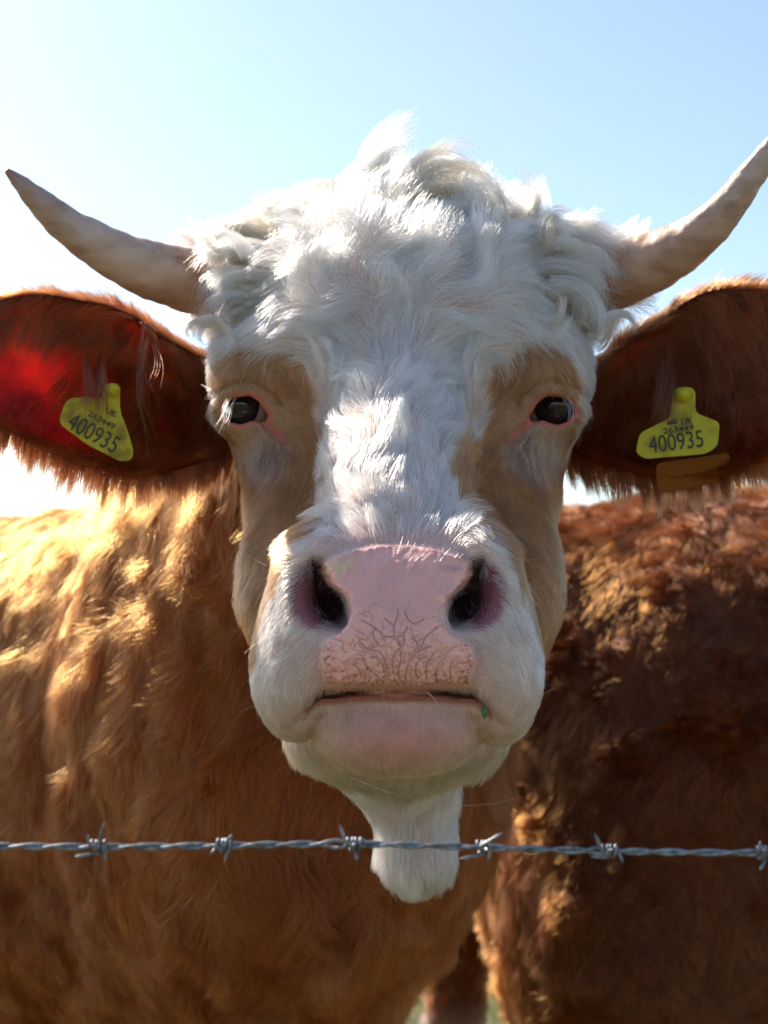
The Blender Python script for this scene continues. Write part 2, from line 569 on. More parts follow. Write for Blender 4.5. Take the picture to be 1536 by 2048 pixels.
# ---- colours of the skin, and how bare it is
TAN_L = [(432, 735), (455, 700), (500, 690), (560, 705), (605, 725), (628, 780), (640, 850), (655, 905), (640, 960), (650, 1010), (632, 1060), (590, 1100), (555, 1150), (528, 1215), (512, 1290), (490, 1400), (440, 1300), (440, 1000), (452, 900), (425, 820)]
TAN_R = [(985, 800), (985, 735), (1030, 700), (1085, 680), (1130, 695), (1152, 745), (1150, 800), (1150, 900), (1160, 1000), (1150, 1300), (1090, 1330), (1078, 1290), (1050, 1190), (1010, 1100), (955, 1070), (925, 1010), (905, 940), (915, 880), (965, 860)]
EYELIGHT_L = [(455, 850), (530, 850), (585, 885), (575, 930), (530, 950), (480, 930), (455, 900)]
EYELIGHT_R = [(1135, 850), (1065, 850), (1012, 885), (1020, 930), (1066, 950), (1110, 935), (1142, 900)]
def head_masks(p):
    px, py, dd = proj(p)
    front = dd < 1.42
    jx = px + 14 * vnoise(p, 55, 21) + 8 * vnoise(p, 160, 22); jy = py + 14 * vnoise(p, 55, 23)
    tan = np.maximum(sstep(6, -6, polydist(jx, jy, TAN_L)), sstep(6, -6, polydist(jx, jy, TAN_R)))
    lite = np.maximum(sstep(15, -25, polydist(jx, jy, EYELIGHT_L)), sstep(15, -25, polydist(jx, jy, EYELIGHT_R)))
    # brown begins behind the cheeks, the horns and the throat
    u = (px - 800) / 330.0
    throat = (py > 1380) & (dd < 1.33)
    brown = sstep(1.335, 1.36, dd + .012 * vnoise(p, 40, 31) - np.where(py < 700, .12, 0))
    brown = np.maximum(brown, sstep(1.275, 1.30, dd + .01 * vnoise(p, 50, 33)) * (py > 660) * (py < 1380))
    brown = np.where(throat, sstep(1.27, 1.30, dd + .012 * vnoise(p, 40, 31)), brown)
    brown = np.where((py > 1380) & (dd >= 1.30), 1.0, brown)
    return px, py, dd, tan, lite, brown
WHITE = np.array([.90, .86, .80]); TAN = np.array([.54, .225, .078]); BROWN = np.array([.33, .064, .009])
def bare(p):
    """1 on naked skin: nose pad, nostrils, lips, eyelids"""
    px, py, dd = proj(p)
    b = sstep(3, -3, polydist(px, py + 7 * vnoise(p, 160, 88) + 5 * vnoise(p, 420, 89), PAD)) * (dd < 1.05)
    for x, y, rx, ry in ((640, 1200, 52, 62), (950, 1200, 52, 62)):
        b = np.maximum(b, sstep(1.05, .8, np.hypot((px - x) / rx, (py - y) / ry)) * (dd < 1.08))
    lip = np.exp(-((py - mouth_line(px) - 8) / 15) ** 4) * (np.abs(px - 795) < 165) * (dd < 1.05)
    b = np.maximum(b, lip)
    for s in (-1, 1):
        b = np.maximum(b, sstep(12, 6, polydist(px, py, EYE_OPEN[s])) * (dd < 1.27))
        gx0, gy0, gx1, gy1 = (522, 838, 572, 884) if s < 0 else (1070, 838, 1014, 884)
        bx, by = gx1 - gx0, gy1 - gy0
        t = np.clip(((px - gx0) * bx + (py - gy0) * by) / (bx * bx + by * by), 0, 1)
        g = np.hypot(px - gx0 - t * bx, py - gy0 - t * by)
        b = np.maximum(b, sstep(10, 5, g) * (dd < 1.27))
    return b
px, py, dd, tan, lite, brown = head_masks(cv)
base = np.array([.62, .42, .35]) * np.ones((len(cv), 1))
base = base * (1 - tan[:, None]) + np.array([.36, .22, .13]) * tan[:, None]
mz = (dd < 1.10) & (py > 1030)
pinkz = 1.4 * np.exp(-((py - 1480) / 50) ** 2 - ((px - 795) / 140) ** 2) + np.exp(-((py - 1340) / 50) ** 2) * (np.exp(-((px - 640) / 30) ** 2) + np.exp(-((px - 950) / 30) ** 2))
base = np.where(mz[:, None], base * (1 - .55 * np.clip(pinkz, 0, 1)[:, None]) + np.array([.60, .22, .21]) * .55 * np.clip(pinkz, 0, 1)[:, None], base)
topz = np.exp(-((py - 1078) / 30) ** 2) * (np.abs(px - 795) < 190) * mz
base = base * (1 - .7 * topz[:, None]) + np.array([.62, .33, .28]) * .7 * topz[:, None]
padm = sstep(3, -3, polydist(px, py, PAD)) * (dd < 1.05)
pad_c = np.array([.80, .45, .38]) * (1 + .06 * vnoise(cv, 60, 41))[:, None]
# raw and yellowish skin along the top left of the pad, grey freckles on the top right
yel = np.exp(-((px - 680) / 45) ** 2 - ((py - 1138) / 22) ** 2) * (.5 + .5 * vnoise(cv, 200, 42) + .3)
pad_c = pad_c * (1 - .7 * np.clip(yel, 0, 1)[:, None]) + np.array([.72, .50, .32]) * .7 * np.clip(yel, 0, 1)[:, None]
low = sstep(1330, 1385, py)
pad_c = pad_c * (1 - .45 * low[:, None]) + np.array([.52, .24, .13]) * .45 * low[:, None]
base = base * (1 - padm[:, None]) + pad_c * padm[:, None]
for x, y, rx, ry in ((882, 1112, 12, 9), (925, 1116, 14, 12), (905, 1140, 20, 6), (640, 1122, 9, 6)):
    k = np.exp(-(((px - x) / rx) ** 2 + ((py - y) / ry) ** 2)) * mz * .6
    base = base * (1 - k[:, None]) + np.array([.16, .12, .14]) * k[:, None]
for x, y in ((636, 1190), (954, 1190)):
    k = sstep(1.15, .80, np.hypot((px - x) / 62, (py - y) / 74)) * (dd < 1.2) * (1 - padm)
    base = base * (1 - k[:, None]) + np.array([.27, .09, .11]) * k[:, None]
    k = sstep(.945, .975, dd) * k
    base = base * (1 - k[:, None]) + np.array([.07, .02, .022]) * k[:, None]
lipm = np.exp(-((py - mouth_line(px) - 8) / 15) ** 4) * (np.abs(px - 795) < 190) * (dd < 1.06) * (1 - padm)
base = base * (1 - lipm[:, None]) + np.array([.32, .11, .08]) * lipm[:, None]
eyem = bare(cv) * (py < 950)
base = base * (1 - eyem[:, None]) + np.array([.50, .15, .10]) * eyem[:, None]
base = base * (1 - brown[:, None]) + np.array([.06, .017, .006]) * brown[:, None]
# ---- the body mesh and its skin material
cow = thing('cow', 'horned brown cow with white curly head and pink nose facing the camera', 'cow', tuple(SH * np.array([1, 1, 0])))
m, nt, bs = mat('skin')
L = nt.links.new
ac = node(nt, 'ShaderNodeAttribute', attribute_name='skin_colour')
ap = node(nt, 'ShaderNodeAttribute', attribute_name='pad')
tc = nt.nodes.new('ShaderNodeTexCoord')
mp = node(nt, 'ShaderNodeMapping'); mp.inputs['Scale'].default_value = (1.15, .6, .8)
L(tc.outputs['Object'], mp.inputs[0])
nz = node(nt, 'ShaderNodeTexNoise', Scale=70.0, Detail=4.0)
L(mp.outputs[0], nz.inputs['Vector'])
warp = nt.nodes.new('ShaderNodeVectorMath'); warp.operation = 'MULTIPLY_ADD'
L(nz.outputs['Color'], warp.inputs[0]); warp.inputs[1].default_value = (.035, .03, .035); L(mp.outputs[0], warp.inputs[2])
vo = node(nt, 'ShaderNodeTexVoronoi', feature='DISTANCE_TO_EDGE', Scale=165.0)
L(warp.outputs[0], vo.inputs['Vector'])
crack = ramp(nt, vo.outputs['Distance'], [(0.0, (1, 1, 1)), (.05, (.45, .45, .45)), (.12, (0, 0, 0))])
ak = node(nt, 'ShaderNodeAttribute', attribute_name='crack')
nz2 = node(nt, 'ShaderNodeTexNoise', Scale=90.0, Detail=3.0); L(mp.outputs[0], nz2.inputs['Vector'])
br = ramp(nt, nz2.outputs['Fac'], [(.40, (0, 0, 0)), (.52, (1, 1, 1))])
def mul(a, b):
    n = nt.nodes.new('ShaderNodeMath'); n.operation = 'MULTIPLY'
    for i, v in enumerate((a, b)):
        if hasattr(v, 'links'): L(v, n.inputs[i])
        else: n.inputs[i].default_value = v
    return n.outputs[0]
ck = mul(mul(crack.outputs[0], ak.outputs['Fac']), br.outputs[0])
# small dark specks towards the edges of the pad
v2 = node(nt, 'ShaderNodeTexVoronoi', Scale=330.0); L(mp.outputs[0], v2.inputs['Vector'])
sp_ = ramp(nt, v2.outputs['Distance'], [(.10, (1, 1, 1)), (.28, (0, 0, 0))])
asp = node(nt, 'ShaderNodeAttribute', attribute_name='speck')
col = mixc(nt, mul(ck, .95), ac.outputs['Color'], (.22, .06, .035))
col = mixc(nt, mul(mul(sp_.outputs[0], asp.outputs['Fac']), .75), col, (.22, .06, .04))
L(col, bs.inputs['Base Color'])
pore = node(nt, 'ShaderNodeTexVoronoi', Scale=420.0); L(tc.outputs['Object'], pore.inputs['Vector'])
hgt = nt.nodes.new('ShaderNodeMath'); hgt.operation = 'SUBTRACT'
L(mul(pore.outputs['Distance'], -.25), hgt.inputs[0]); L(mul(ck, 1.0), hgt.inputs[1])
bp = node(nt, 'ShaderNodeBump', Strength=.9, Distance=.0012)
L(hgt.outputs[0], bp.inputs['Height']); L(bp.outputs[0], bs.inputs['Normal'])
rg = ramp(nt, ap.outputs['Fac'], [(0, (.75,) * 3), (1, (.30,) * 3)])
L(rg.outputs[0], bs.inputs['Roughness'])
bs.inputs['Subsurface Weight'].default_value = .25
bs.inputs['Subsurface Radius'].default_value = (1.0, .35, .2)
bs.inputs['Subsurface Scale'].default_value = .006
M_SKIN = m
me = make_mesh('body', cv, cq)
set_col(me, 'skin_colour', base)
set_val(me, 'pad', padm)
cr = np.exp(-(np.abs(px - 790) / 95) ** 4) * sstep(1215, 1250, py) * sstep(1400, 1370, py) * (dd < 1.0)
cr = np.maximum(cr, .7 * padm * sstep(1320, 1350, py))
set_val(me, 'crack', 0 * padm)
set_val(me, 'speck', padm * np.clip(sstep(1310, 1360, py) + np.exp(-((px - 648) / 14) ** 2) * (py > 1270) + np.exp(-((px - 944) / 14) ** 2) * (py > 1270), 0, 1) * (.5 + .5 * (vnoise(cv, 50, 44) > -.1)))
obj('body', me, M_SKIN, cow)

# ---- the naked nose pad: a fine sheet laid on the muzzle, creased and pored in its own geometry
NP = np.array(PAD, float); NP[:, 1] = np.minimum(NP[:, 1], 1377)
gx, gy = np.arange(630, 960, 1.25), np.arange(1090, 1386, 1.25)
GX_, GY_ = np.meshgrid(gx, gy, indexing='ij')
pdist = polydist(GX_, GY_, NP)
rc = np.random.default_rng(12)
lines = [[(755, 470), (760, 500), (742, 560), (745, 600), (770, 640), (755, 665), (735, 700), (738, 760)], [(600, 530), (640, 550), (680, 580), (700, 600), (742, 600)],
         [(590, 620), (625, 652), (680, 668), (700, 700), (712, 742)], [(758, 600), (778, 598), (788, 622), (775, 642), (760, 630), (758, 600)],
         [(790, 490), (800, 520), (830, 545), (872, 525)], [(930, 560), (882, 600), (860, 640), (850, 662), (902, 640)], [(850, 660), (820, 690), (800, 730), (790, 772)],
         [(660, 560), (650, 600), (672, 632), (640, 652)], [(722, 480), (655, 460), (632, 490)], [(700, 520), (730, 545), (742, 560)], [(800, 560), (785, 590), (790, 620)],
         [(640, 690), (665, 690), (690, 720), (700, 760)], [(605, 690), (622, 730), (660, 760), (690, 790)], [(820, 600), (840, 625), (850, 660)], [(880, 690), (850, 700), (835, 735), (845, 780)],
         [(930, 660), (900, 690), (880, 740), (885, 785)], [(960, 700), (930, 730), (925, 790)], [(770, 660), (772, 700), (760, 740), (765, 785)], [(560, 720), (590, 740), (600, 780)], [(1000, 700), (985, 740), (990, 790)]]
lines = [[(450 + x / 2.194, 1000 + y / 2.194) for x, y in l] for l in lines]
for _ in range(190):
    x, y = rc.normal(795, 88), 1376 - abs(rc.normal(0, 62))
    l = [(x, y)]; a = math.atan2(y - 1440, x - 795) + rc.normal() * .6
    for _ in range(int(rc.uniform(2, 7))):
        a += rc.normal() * .55; x += math.cos(a) * 6.5; y += math.sin(a) * 6.5; l.append((x, y))
    lines.append(l)
crk = np.zeros_like(GX_)
for li, l in enumerate(lines):
    l = catmull(np.array(l, float), len(l) * 4) if len(l) > 2 else np.array(l, float)
    wd_, st = (1.35, .9) if li < 20 else (1.0, rc.uniform(.3, .75))
    dm = np.full(GX_.shape, 1e9)
    for (ax_, ay_), (bx_, by_) in zip(l[:-1], l[1:]):
        ex, ey = bx_ - ax_, by_ - ay_
        t = np.clip(((GX_ - ax_) * ex + (GY_ - ay_) * ey) / (ex * ex + ey * ey + 1e-9), 0, 1)
        dm = np.minimum(dm, np.hypot(GX_ - ax_ - t * ex, GY_ - ay_ - t * ey))
    crk = np.maximum(crk, st * np.exp(-(dm / wd_) ** 2))
spots = np.zeros_like(GX_)
for _ in range(520):
    k = rc.random()
    if k < .6: x, y = rc.uniform(645, 950), 1380 - abs(rc.normal(0, 26))
    elif k < .8: x, y = 646 + abs(rc.normal(0, 12)), rc.uniform(1275, 1375)
    else: x, y = 948 - abs(rc.normal(0, 12)), rc.uniform(1280, 1375)
    rs = rc.uniform(1.2, 3.4)
    spots = np.maximum(spots, rc.uniform(.3, .9) * np.exp(-(np.hypot((GX_ - x) / rs, (GY_ - y) / rs / .8)) ** 3))
g3 = np.stack([GX_, GY_, 0 * GX_], -1)
cell = np.full(GX_.shape, 1e9); ccx = np.stack(np.meshgrid(np.arange(625, 965, 9.0), np.arange(1085, 1395, 9.0), indexing='ij'), -1).reshape(-1, 2)
ccx = ccx + rc.uniform(-4, 4, ccx.shape)
for a, b in ccx:
    i0, i1 = np.searchsorted(gx, (a - 14, a + 14)); j0, j1 = np.searchsorted(gy, (b - 14, b + 14))
    cell[i0:i1, j0:j1] = np.minimum(cell[i0:i1, j0:j1], np.hypot(GX_[i0:i1, j0:j1] - a, GY_[i0:i1, j0:j1] - b))
cell = np.minimum(cell, 9) / 9
low = sstep(1200, 1330, GY_)
hgt_ = .0006 * (1 - cell ** 2) * (.5 + .5 * low) + .0004 * vnoise(g3, .11, 3) + .0007 * vnoise(g3, .035, 5) - .0010 * crk - .0005 * spots
raw = np.clip(np.exp(-((GX_ - 682) / 42) ** 2 - ((GY_ - 1136) / 24) ** 2) * (1.1 + .9 * vnoise(g3, .09, 7)) - .25, 0, 1)
hgt_ = hgt_ + raw * (.0007 * vnoise(g3, .30, 8) + .0004)
# march every grid point to the skin
dirn = unit(unproj(GX_.ravel(), GY_.ravel(), 1.0) - np.array([0, 0, CAM_H]))
tt = np.full(len(dirn), .86)
for _ in range(26):
    tt = tt + np.maximum(cow_sdf(np.array([0, 0, CAM_H]) + dirn * tt[:, None], False), -.002) * .85
hit = np.array([0, 0, CAM_H]) + dirn * tt[:, None]
hnr = grad(lambda q: cow_sdf(q, False), hit, .0025)
ed = sstep(0, -11, pdist + 4.5 * vnoise(g3, .06, 14) + 3 * vnoise(g3, .16, 15)).ravel()
pv = hit + hnr * ((.0009 + hgt_.ravel()) * ed - .0012 * (1 - ed))[:, None]
pc = np.array([.86, .42, .35]) * (1 + .06 * vnoise(g3, .05, 9).ravel() + .05 * vnoise(g3, .3, 10).ravel())[:, None]
bl = lambda c, m: pc * (1 - m[:, None]) + np.array(c) * m[:, None]
lowr = sstep(1345, 1380, GY_).ravel()
pc = bl((.66, .30, .16), .55 * lowr)
pc = bl((.80, .55, .30), .8 * raw.ravel())
for x, y, rx, ry in ((882, 1112, 12, 9), (925, 1116, 14, 12), (905, 1138, 24, 6), (700, 1102, 30, 5), (800, 1098, 60, 4)):
    pc = bl((.24, .17, .19), .6 * np.exp(-(((GX_ - x) / rx) ** 2 + ((GY_ - y) / ry) ** 2)).ravel() * (.7 + .5 * vnoise(g3, .2, 11).ravel()))
pc = bl((.60, .25, .22), .5 * (low * (1 - cell) < .12).ravel() * low.ravel() * .6)
pc = bl((.22, .06, .035), np.clip(crk, 0, 1).ravel() * .72)
pc = bl((.22, .055, .035), spots.ravel() * .85)
pc = bl((.35, .13, .12), .7 * np.exp(-((pdist + 3) / 4) ** 2).ravel() * (GY_ > 1270).ravel() * (.5 + .5 * vnoise(g3, .12, 12).ravel()))
nxg, nyg = GX_.shape
inside = pdist + 4.5 * vnoise(g3, .06, 14) + 3 * vnoise(g3, .16, 15) < 1.5
edj = 0
i = np.arange(nxg - 1)[:, None] * nyg; j = np.arange(nyg - 1)[None]
Q = np.stack([i + j, i + j + 1, i + nyg + j + 1, i + nyg + j], -1).reshape(-1, 4)
tz = tt.reshape(GX_.shape)
okv = (inside & (tz < 1.02)).ravel()
Q = Q[okv[Q].all(1)]
used = np.unique(Q); remap = -np.ones(len(pv), int); remap[used] = np.arange(len(used))
mp_, ntp, bsp = mat('nose_skin')
a_ = node(ntp, 'ShaderNodeAttribute', attribute_name='skin_colour'); ntp.links.new(a_.outputs['Color'], bsp.inputs['Base Color'])
nn = ntp.nodes.new('ShaderNodeTexNoise'); nn.inputs['Scale'].default_value = 90.0; nn.inputs['Detail'].default_value = 4.0
tcc = ntp.nodes.new('ShaderNodeTexCoord'); ntp.links.new(tcc.outputs['Object'], nn.inputs['Vector'])
rr_ = ramp(ntp, nn.outputs['Fac'], [(.35, (.22,) * 3), (.65, (.48,) * 3)]); ntp.links.new(rr_.outputs[0], bsp.inputs['Roughness'])
bsp.inputs['Subsurface Weight'].default_value = .2; bsp.inputs['Subsurface Radius'].default_value = (1, .35, .2); bsp.inputs['Subsurface Scale'].default_value = .003
bsp.inputs['Coat Weight'].default_value = .5; bsp.inputs['Coat Roughness'].default_value = .14
me_ = make_mesh('nose_pad', pv[used], remap[Q]); set_col(me_, 'skin_colour', np.clip(pc[used], .01, .9))
obj('nose_pad', me_, mp_, cow)

# ---- eyes
m, nt, bs = mat('eyeball')
a = node(nt, 'ShaderNodeAttribute', attribute_name='eye_colour')
nt.links.new(a.outputs['Color'], bs.inputs['Base Color'])
bs.inputs['Roughness'].default_value = .03
bs.inputs['IOR'].default_value = 1.5
bs.inputs['Coat Weight'].default_value = 0.0
bs.inputs['Coat Roughness'].default_value = .01
M_EYE = m
for c, s in ((EYE_L, -1), (EYE_R, 1)):
    nu, nv = 96, 64
    th = np.linspace(0, np.pi, nv)[:, None]; ph = np.linspace(0, 2 * np.pi, nu, endpoint=False)[None]
    look = unit(np.array([.10 * s, -.98, -.10])) if s > 0 else unit(np.array([-.34, -.93, -.06]))
    up = np.array([0, 0, 1.0]); rt = unit(np.cross(up, look)); up2 = np.cross(look, rt)
    dirs = np.cos(th)[..., None] * look + np.sin(th)[..., None] * (np.cos(ph)[..., None] * rt + np.sin(ph)[..., None] * up2)
    rad = .0217 + .0010 * np.exp(-(th / .55) ** 4)
    V = (c + dirs * rad[..., None]).reshape(-1, 3)
    i = np.arange(nv - 1)[:, None] * nu; j = np.arange(nu)[None]; k = (j + 1) % nu
    Q = np.stack([i + j, i + k, i + nu + k, i + nu + j], -1).reshape(-1, 4)
    T = np.broadcast_to(th, (nv, nu)).ravel(); ang = np.broadcast_to(ph, (nv, nu)).ravel()
    iris = np.array([.020, .015, .017]) * (1 + .5 * np.sin(ang * 37)[:, None] * .4)
    pup = np.hypot(T * np.cos(ang) / .62, T * np.sin(ang) / .30) if True else 0
    colr = np.where((pup < 1)[:, None], [.003, .003, .004], iris)
    scl = sstep(.98, 1.03, T)[:, None]
    colr = colr * (1 - scl) + np.array([.62, .50, .50]) * scl
    rim = np.exp(-((T - .97) / .07) ** 2)[:, None]
    colr = colr * (1 - rim * .8)
    e = make_mesh('eye', V, Q); set_col(e, 'eye_colour', colr)
    obj('eye', e, M_EYE, cow)

# ---- horns
m, nt, bs = mat('horn')
L = nt.links.new
t = node(nt, 'ShaderNodeAttribute', attribute_name='along')
tc = nt.nodes.new('ShaderNodeTexCoord')
mp = node(nt, 'ShaderNodeMapping'); mp.inputs['Scale'].default_value = (12, 40, 60)
L(tc.outputs['Object'], mp.inputs[0])
n1 = node(nt, 'ShaderNodeTexNoise', Scale=1.0, Detail=8.0, Roughness=.65); L(mp.outputs[0], n1.inputs['Vector'])
n2 = node(nt, 'ShaderNodeTexNoise', Scale=18.0, Detail=4.0); L(tc.outputs['Object'], n2.inputs['Vector'])
c1 = ramp(nt, t.outputs['Fac'], [(0, (.34, .13, .06)), (.12, (.52, .27, .15)), (.35, (.62, .40, .28)), (.6, (.60, .46, .38)), (.85, (.50, .38, .34)), (1.0, (.38, .22, .19))])
c2 = ramp(nt, n1.outputs['Fac'], [(.30, (.50, .40, .34)), (.40, (.85, .80, .76)), (.5, (1, .98, .96)), (.72, (1.12, 1.12, 1.12))])
c3 = ramp(nt, n2.outputs['Fac'], [(.35, (.62, .45, .34)), (.6, (1, 1, 1))])
cc = mixc(nt, 1.0, c1.outputs[0], c2.outputs[0], 'MULTIPLY')
cc = mixc(nt, .6, cc, c3.outputs[0], 'MULTIPLY')
n3 = node(nt, 'ShaderNodeTexNoise', Scale=260.0, Detail=3.0); L(tc.outputs['Object'], n3.inputs['Vector'])
fl_ = ramp(nt, n3.outputs['Fac'], [(.66, (0, 0, 0)), (.74, (.6, .6, .6))])
cc = mixc(nt, mul.__call__(fl_.outputs[0], .0) if False else fl_.outputs[0], cc, mixc(nt, .75, cc, (.62, .56, .50)))
L(cc, bs.inputs['Base Color'])
bs.inputs['Roughness'].default_value = .42
bs.inputs['Subsurface Weight'].default_value = .15
bs.inputs['Subsurface Scale'].default_value = .01
bp = node(nt, 'ShaderNodeBump', Strength=1.0, Distance=.0015); L(n1.outputs['Fac'], bp.inputs['Height']); L(bp.outputs[0], bs.inputs['Normal'])
M_HORN = m
HL = [(470, 570, 1.30, 66), (420, 568, 1.29, 66), (387, 563, 1.28, 65), (335, 549, 1.265, 61), (279, 532, 1.25, 55), (198, 493, 1.23, 45), (131, 448, 1.21, 36), (70, 394, 1.195, 25), (35, 361, 1.19, 16), (14, 341, 1.185, 6)]
HR = [(1170, 555, 1.30, 68), (1225, 552, 1.29, 68), (1285, 533, 1.275, 62), (1350, 502, 1.255, 54), (1412, 459, 1.235, 44), (1458, 412, 1.22, 36), (1498, 358, 1.21, 30), (1538, 305, 1.20, 23), (1572, 255, 1.195, 15), (1592, 222, 1.19, 6)]
for H in (HL, HR):
    H = np.array(H, float)
    pr = catmull(np.c_[[P(*h[:3]) for h in H], H[:, 3] / F * H[:, 2]], 140)
    path, rad = pr[:, :3], pr[:, 3].copy()
    al = np.linspace(0, 1, 140)
    rad *= 1 + .012 * np.sin(al * 60) * sstep(.5, .1, al) + .02 * np.exp(-((al - .47) / .02) ** 2) - .015 * np.exp(-((al - .43) / .015) ** 2)
    V, Q = tube_arrays(path, rad, 48)
    ax = np.concatenate([np.repeat(path, 48, 0), path[:1], path[-1:]])
    V = V + unit(V - ax) * (.0009 * vnoise(V, 70, 3) + .0006 * vnoise(V, 190, 4))[:, None]
    e = make_mesh('horn', V, Q); set_val(e, 'along', np.r_[np.repeat(al, 48), 0, 1])
    obj('horn', e, M_HORN, cow)

# ---- ears: thin cupped shells
m, nt, bs = mat('ear_skin')
L = nt.links.new
tc = nt.nodes.new('ShaderNodeTexCoord')
n1 = node(nt, 'ShaderNodeTexNoise', Scale=22.0, Detail=4.0); L(tc.outputs['Object'], n1.inputs['Vector'])
c1 = ramp(nt, n1.outputs['Fac'], [(.35, (.12, .02, .025)), (.6, (.30, .06, .06))])
L(c1.outputs[0], bs.inputs['Base Color']); bs.inputs['Roughness'].default_value = .55
tr = nt.nodes.new('ShaderNodeBsdfTranslucent')
c2 = ramp(nt, n1.outputs['Fac'], [(.38, (.42, .02, .05)), (.62, (.78, .07, .05))])
L(c2.outputs[0], tr.inputs[0])
mx = node(nt, 'ShaderNodeMixShader'); mx.inputs[0].default_value = .75
L(bs.outputs[0], mx.inputs[1]); L(tr.outputs[0], mx.inputs[2]); L(mx.outputs[0], nt.nodes['Material Output'].inputs[0])
M_EAR = m
ER_L = dict(top=[(470, 735, 1.30), (400, 705, 1.30), (330, 668, 1.30), (250, 622, 1.29), (170, 598, 1.27), (80, 588, 1.25), (-10, 600, 1.235), (-90, 650, 1.225), (-140, 730, 1.22)],
            bot=[(470, 900, 1.29), (410, 925, 1.27), (340, 945, 1.25), (260, 945, 1.235), (170, 925, 1.225), (90, 893, 1.22), (10, 860, 1.215), (-70, 820, 1.215), (-140, 745, 1.22)],
            cup=[.03, .045, .05, .05, .045, .035, .025, .012, .002])
ER_R = dict(top=[(1130, 745, 1.30), (1190, 722, 1.30), (1240, 690, 1.30), (1310, 648, 1.29), (1380, 600, 1.27), (1450, 580, 1.25), (1540, 585, 1.235), (1620, 640, 1.225), (1680, 735, 1.22)],
            bot=[(1130, 890, 1.29), (1180, 925, 1.27), (1250, 942, 1.25), (1330, 950, 1.24), (1410, 945, 1.23), (1480, 930, 1.22), (1550, 900, 1.215), (1620, 845, 1.215), (1680, 750, 1.22)],
            cup=[.03, .045, .05, .05, .045, .035, .025, .012, .002])
EARS = []
for E_ in (ER_L, ER_R):
    nu, nv = 120, 60
    T = catmull([P(*q) for q in E_['top']], nu); B = catmull([P(*q) for q in E_['bot']], nu)
    cup = np.interp(np.linspace(0, 1, nu), np.linspace(0, 1, 9), E_['cup'])
    v = np.linspace(0, 1, nv)
    S = T[:, None] * (1 - v)[None, :, None] + B[:, None] * v[None, :, None]
    prof = np.sin(np.pi * v) ** .7
    S[..., 1] += cup[:, None] * prof[None]
    S[..., 1] += .004 * np.sin(v * 9)[None] * np.sin(np.linspace(0, 5, nu))[:, None] * prof[None]
    S[..., 2] += .003 * vnoise(S, 30, 8)
    N = unit(np.cross(np.gradient(S, axis=0), np.gradient(S, axis=1)))
    if N[..., 1].mean() > 0: N = -N          # towards the camera
    th = .0020 * (1 - .4 * np.linspace(0, 1, nu))[:, None, None] * (.5 + .5 * prof)[None, :, None]
    Fv, Bv = S + N * th, S - N * th
    V = np.concatenate([Fv.reshape(-1, 3), Bv.reshape(-1, 3)])
    i = np.arange(nu - 1)[:, None] * nv; j = np.arange(nv - 1)[None]; o = nu * nv
    Q1 = np.stack([i + j, i + nv + j, i + nv + j + 1, i + j + 1], -1).reshape(-1, 4)
    Q2 = Q1[:, ::-1] + o
    k = np.arange(nu - 1) * nv; l = k + nv - 1
    Q3 = np.stack([k, k + o, k + nv + o, k + nv], -1); Q4 = np.stack([l, l + nv, l + nv + o, l + o], -1)
    jj = np.arange(nv - 1); e0 = (nu - 1) * nv
    Q5 = np.stack([jj, jj + 1, jj + 1 + o, jj + o], -1); Q6 = np.stack([e0 + jj, e0 + jj + o, e0 + jj + 1 + o, e0 + jj + 1], -1)
    Q = np.concatenate([Q1, Q2, Q3, Q4, Q5, Q6])
    if np.cross(Fv[60, 30] - Fv[59, 30], Fv[59, 31] - Fv[59, 30]) @ N[59, 30] < 0: Q = Q[:, ::-1]
    obj('ear', make_mesh('ear', V, Q), M_EAR, cow)
    EARS.append((S, N, v))
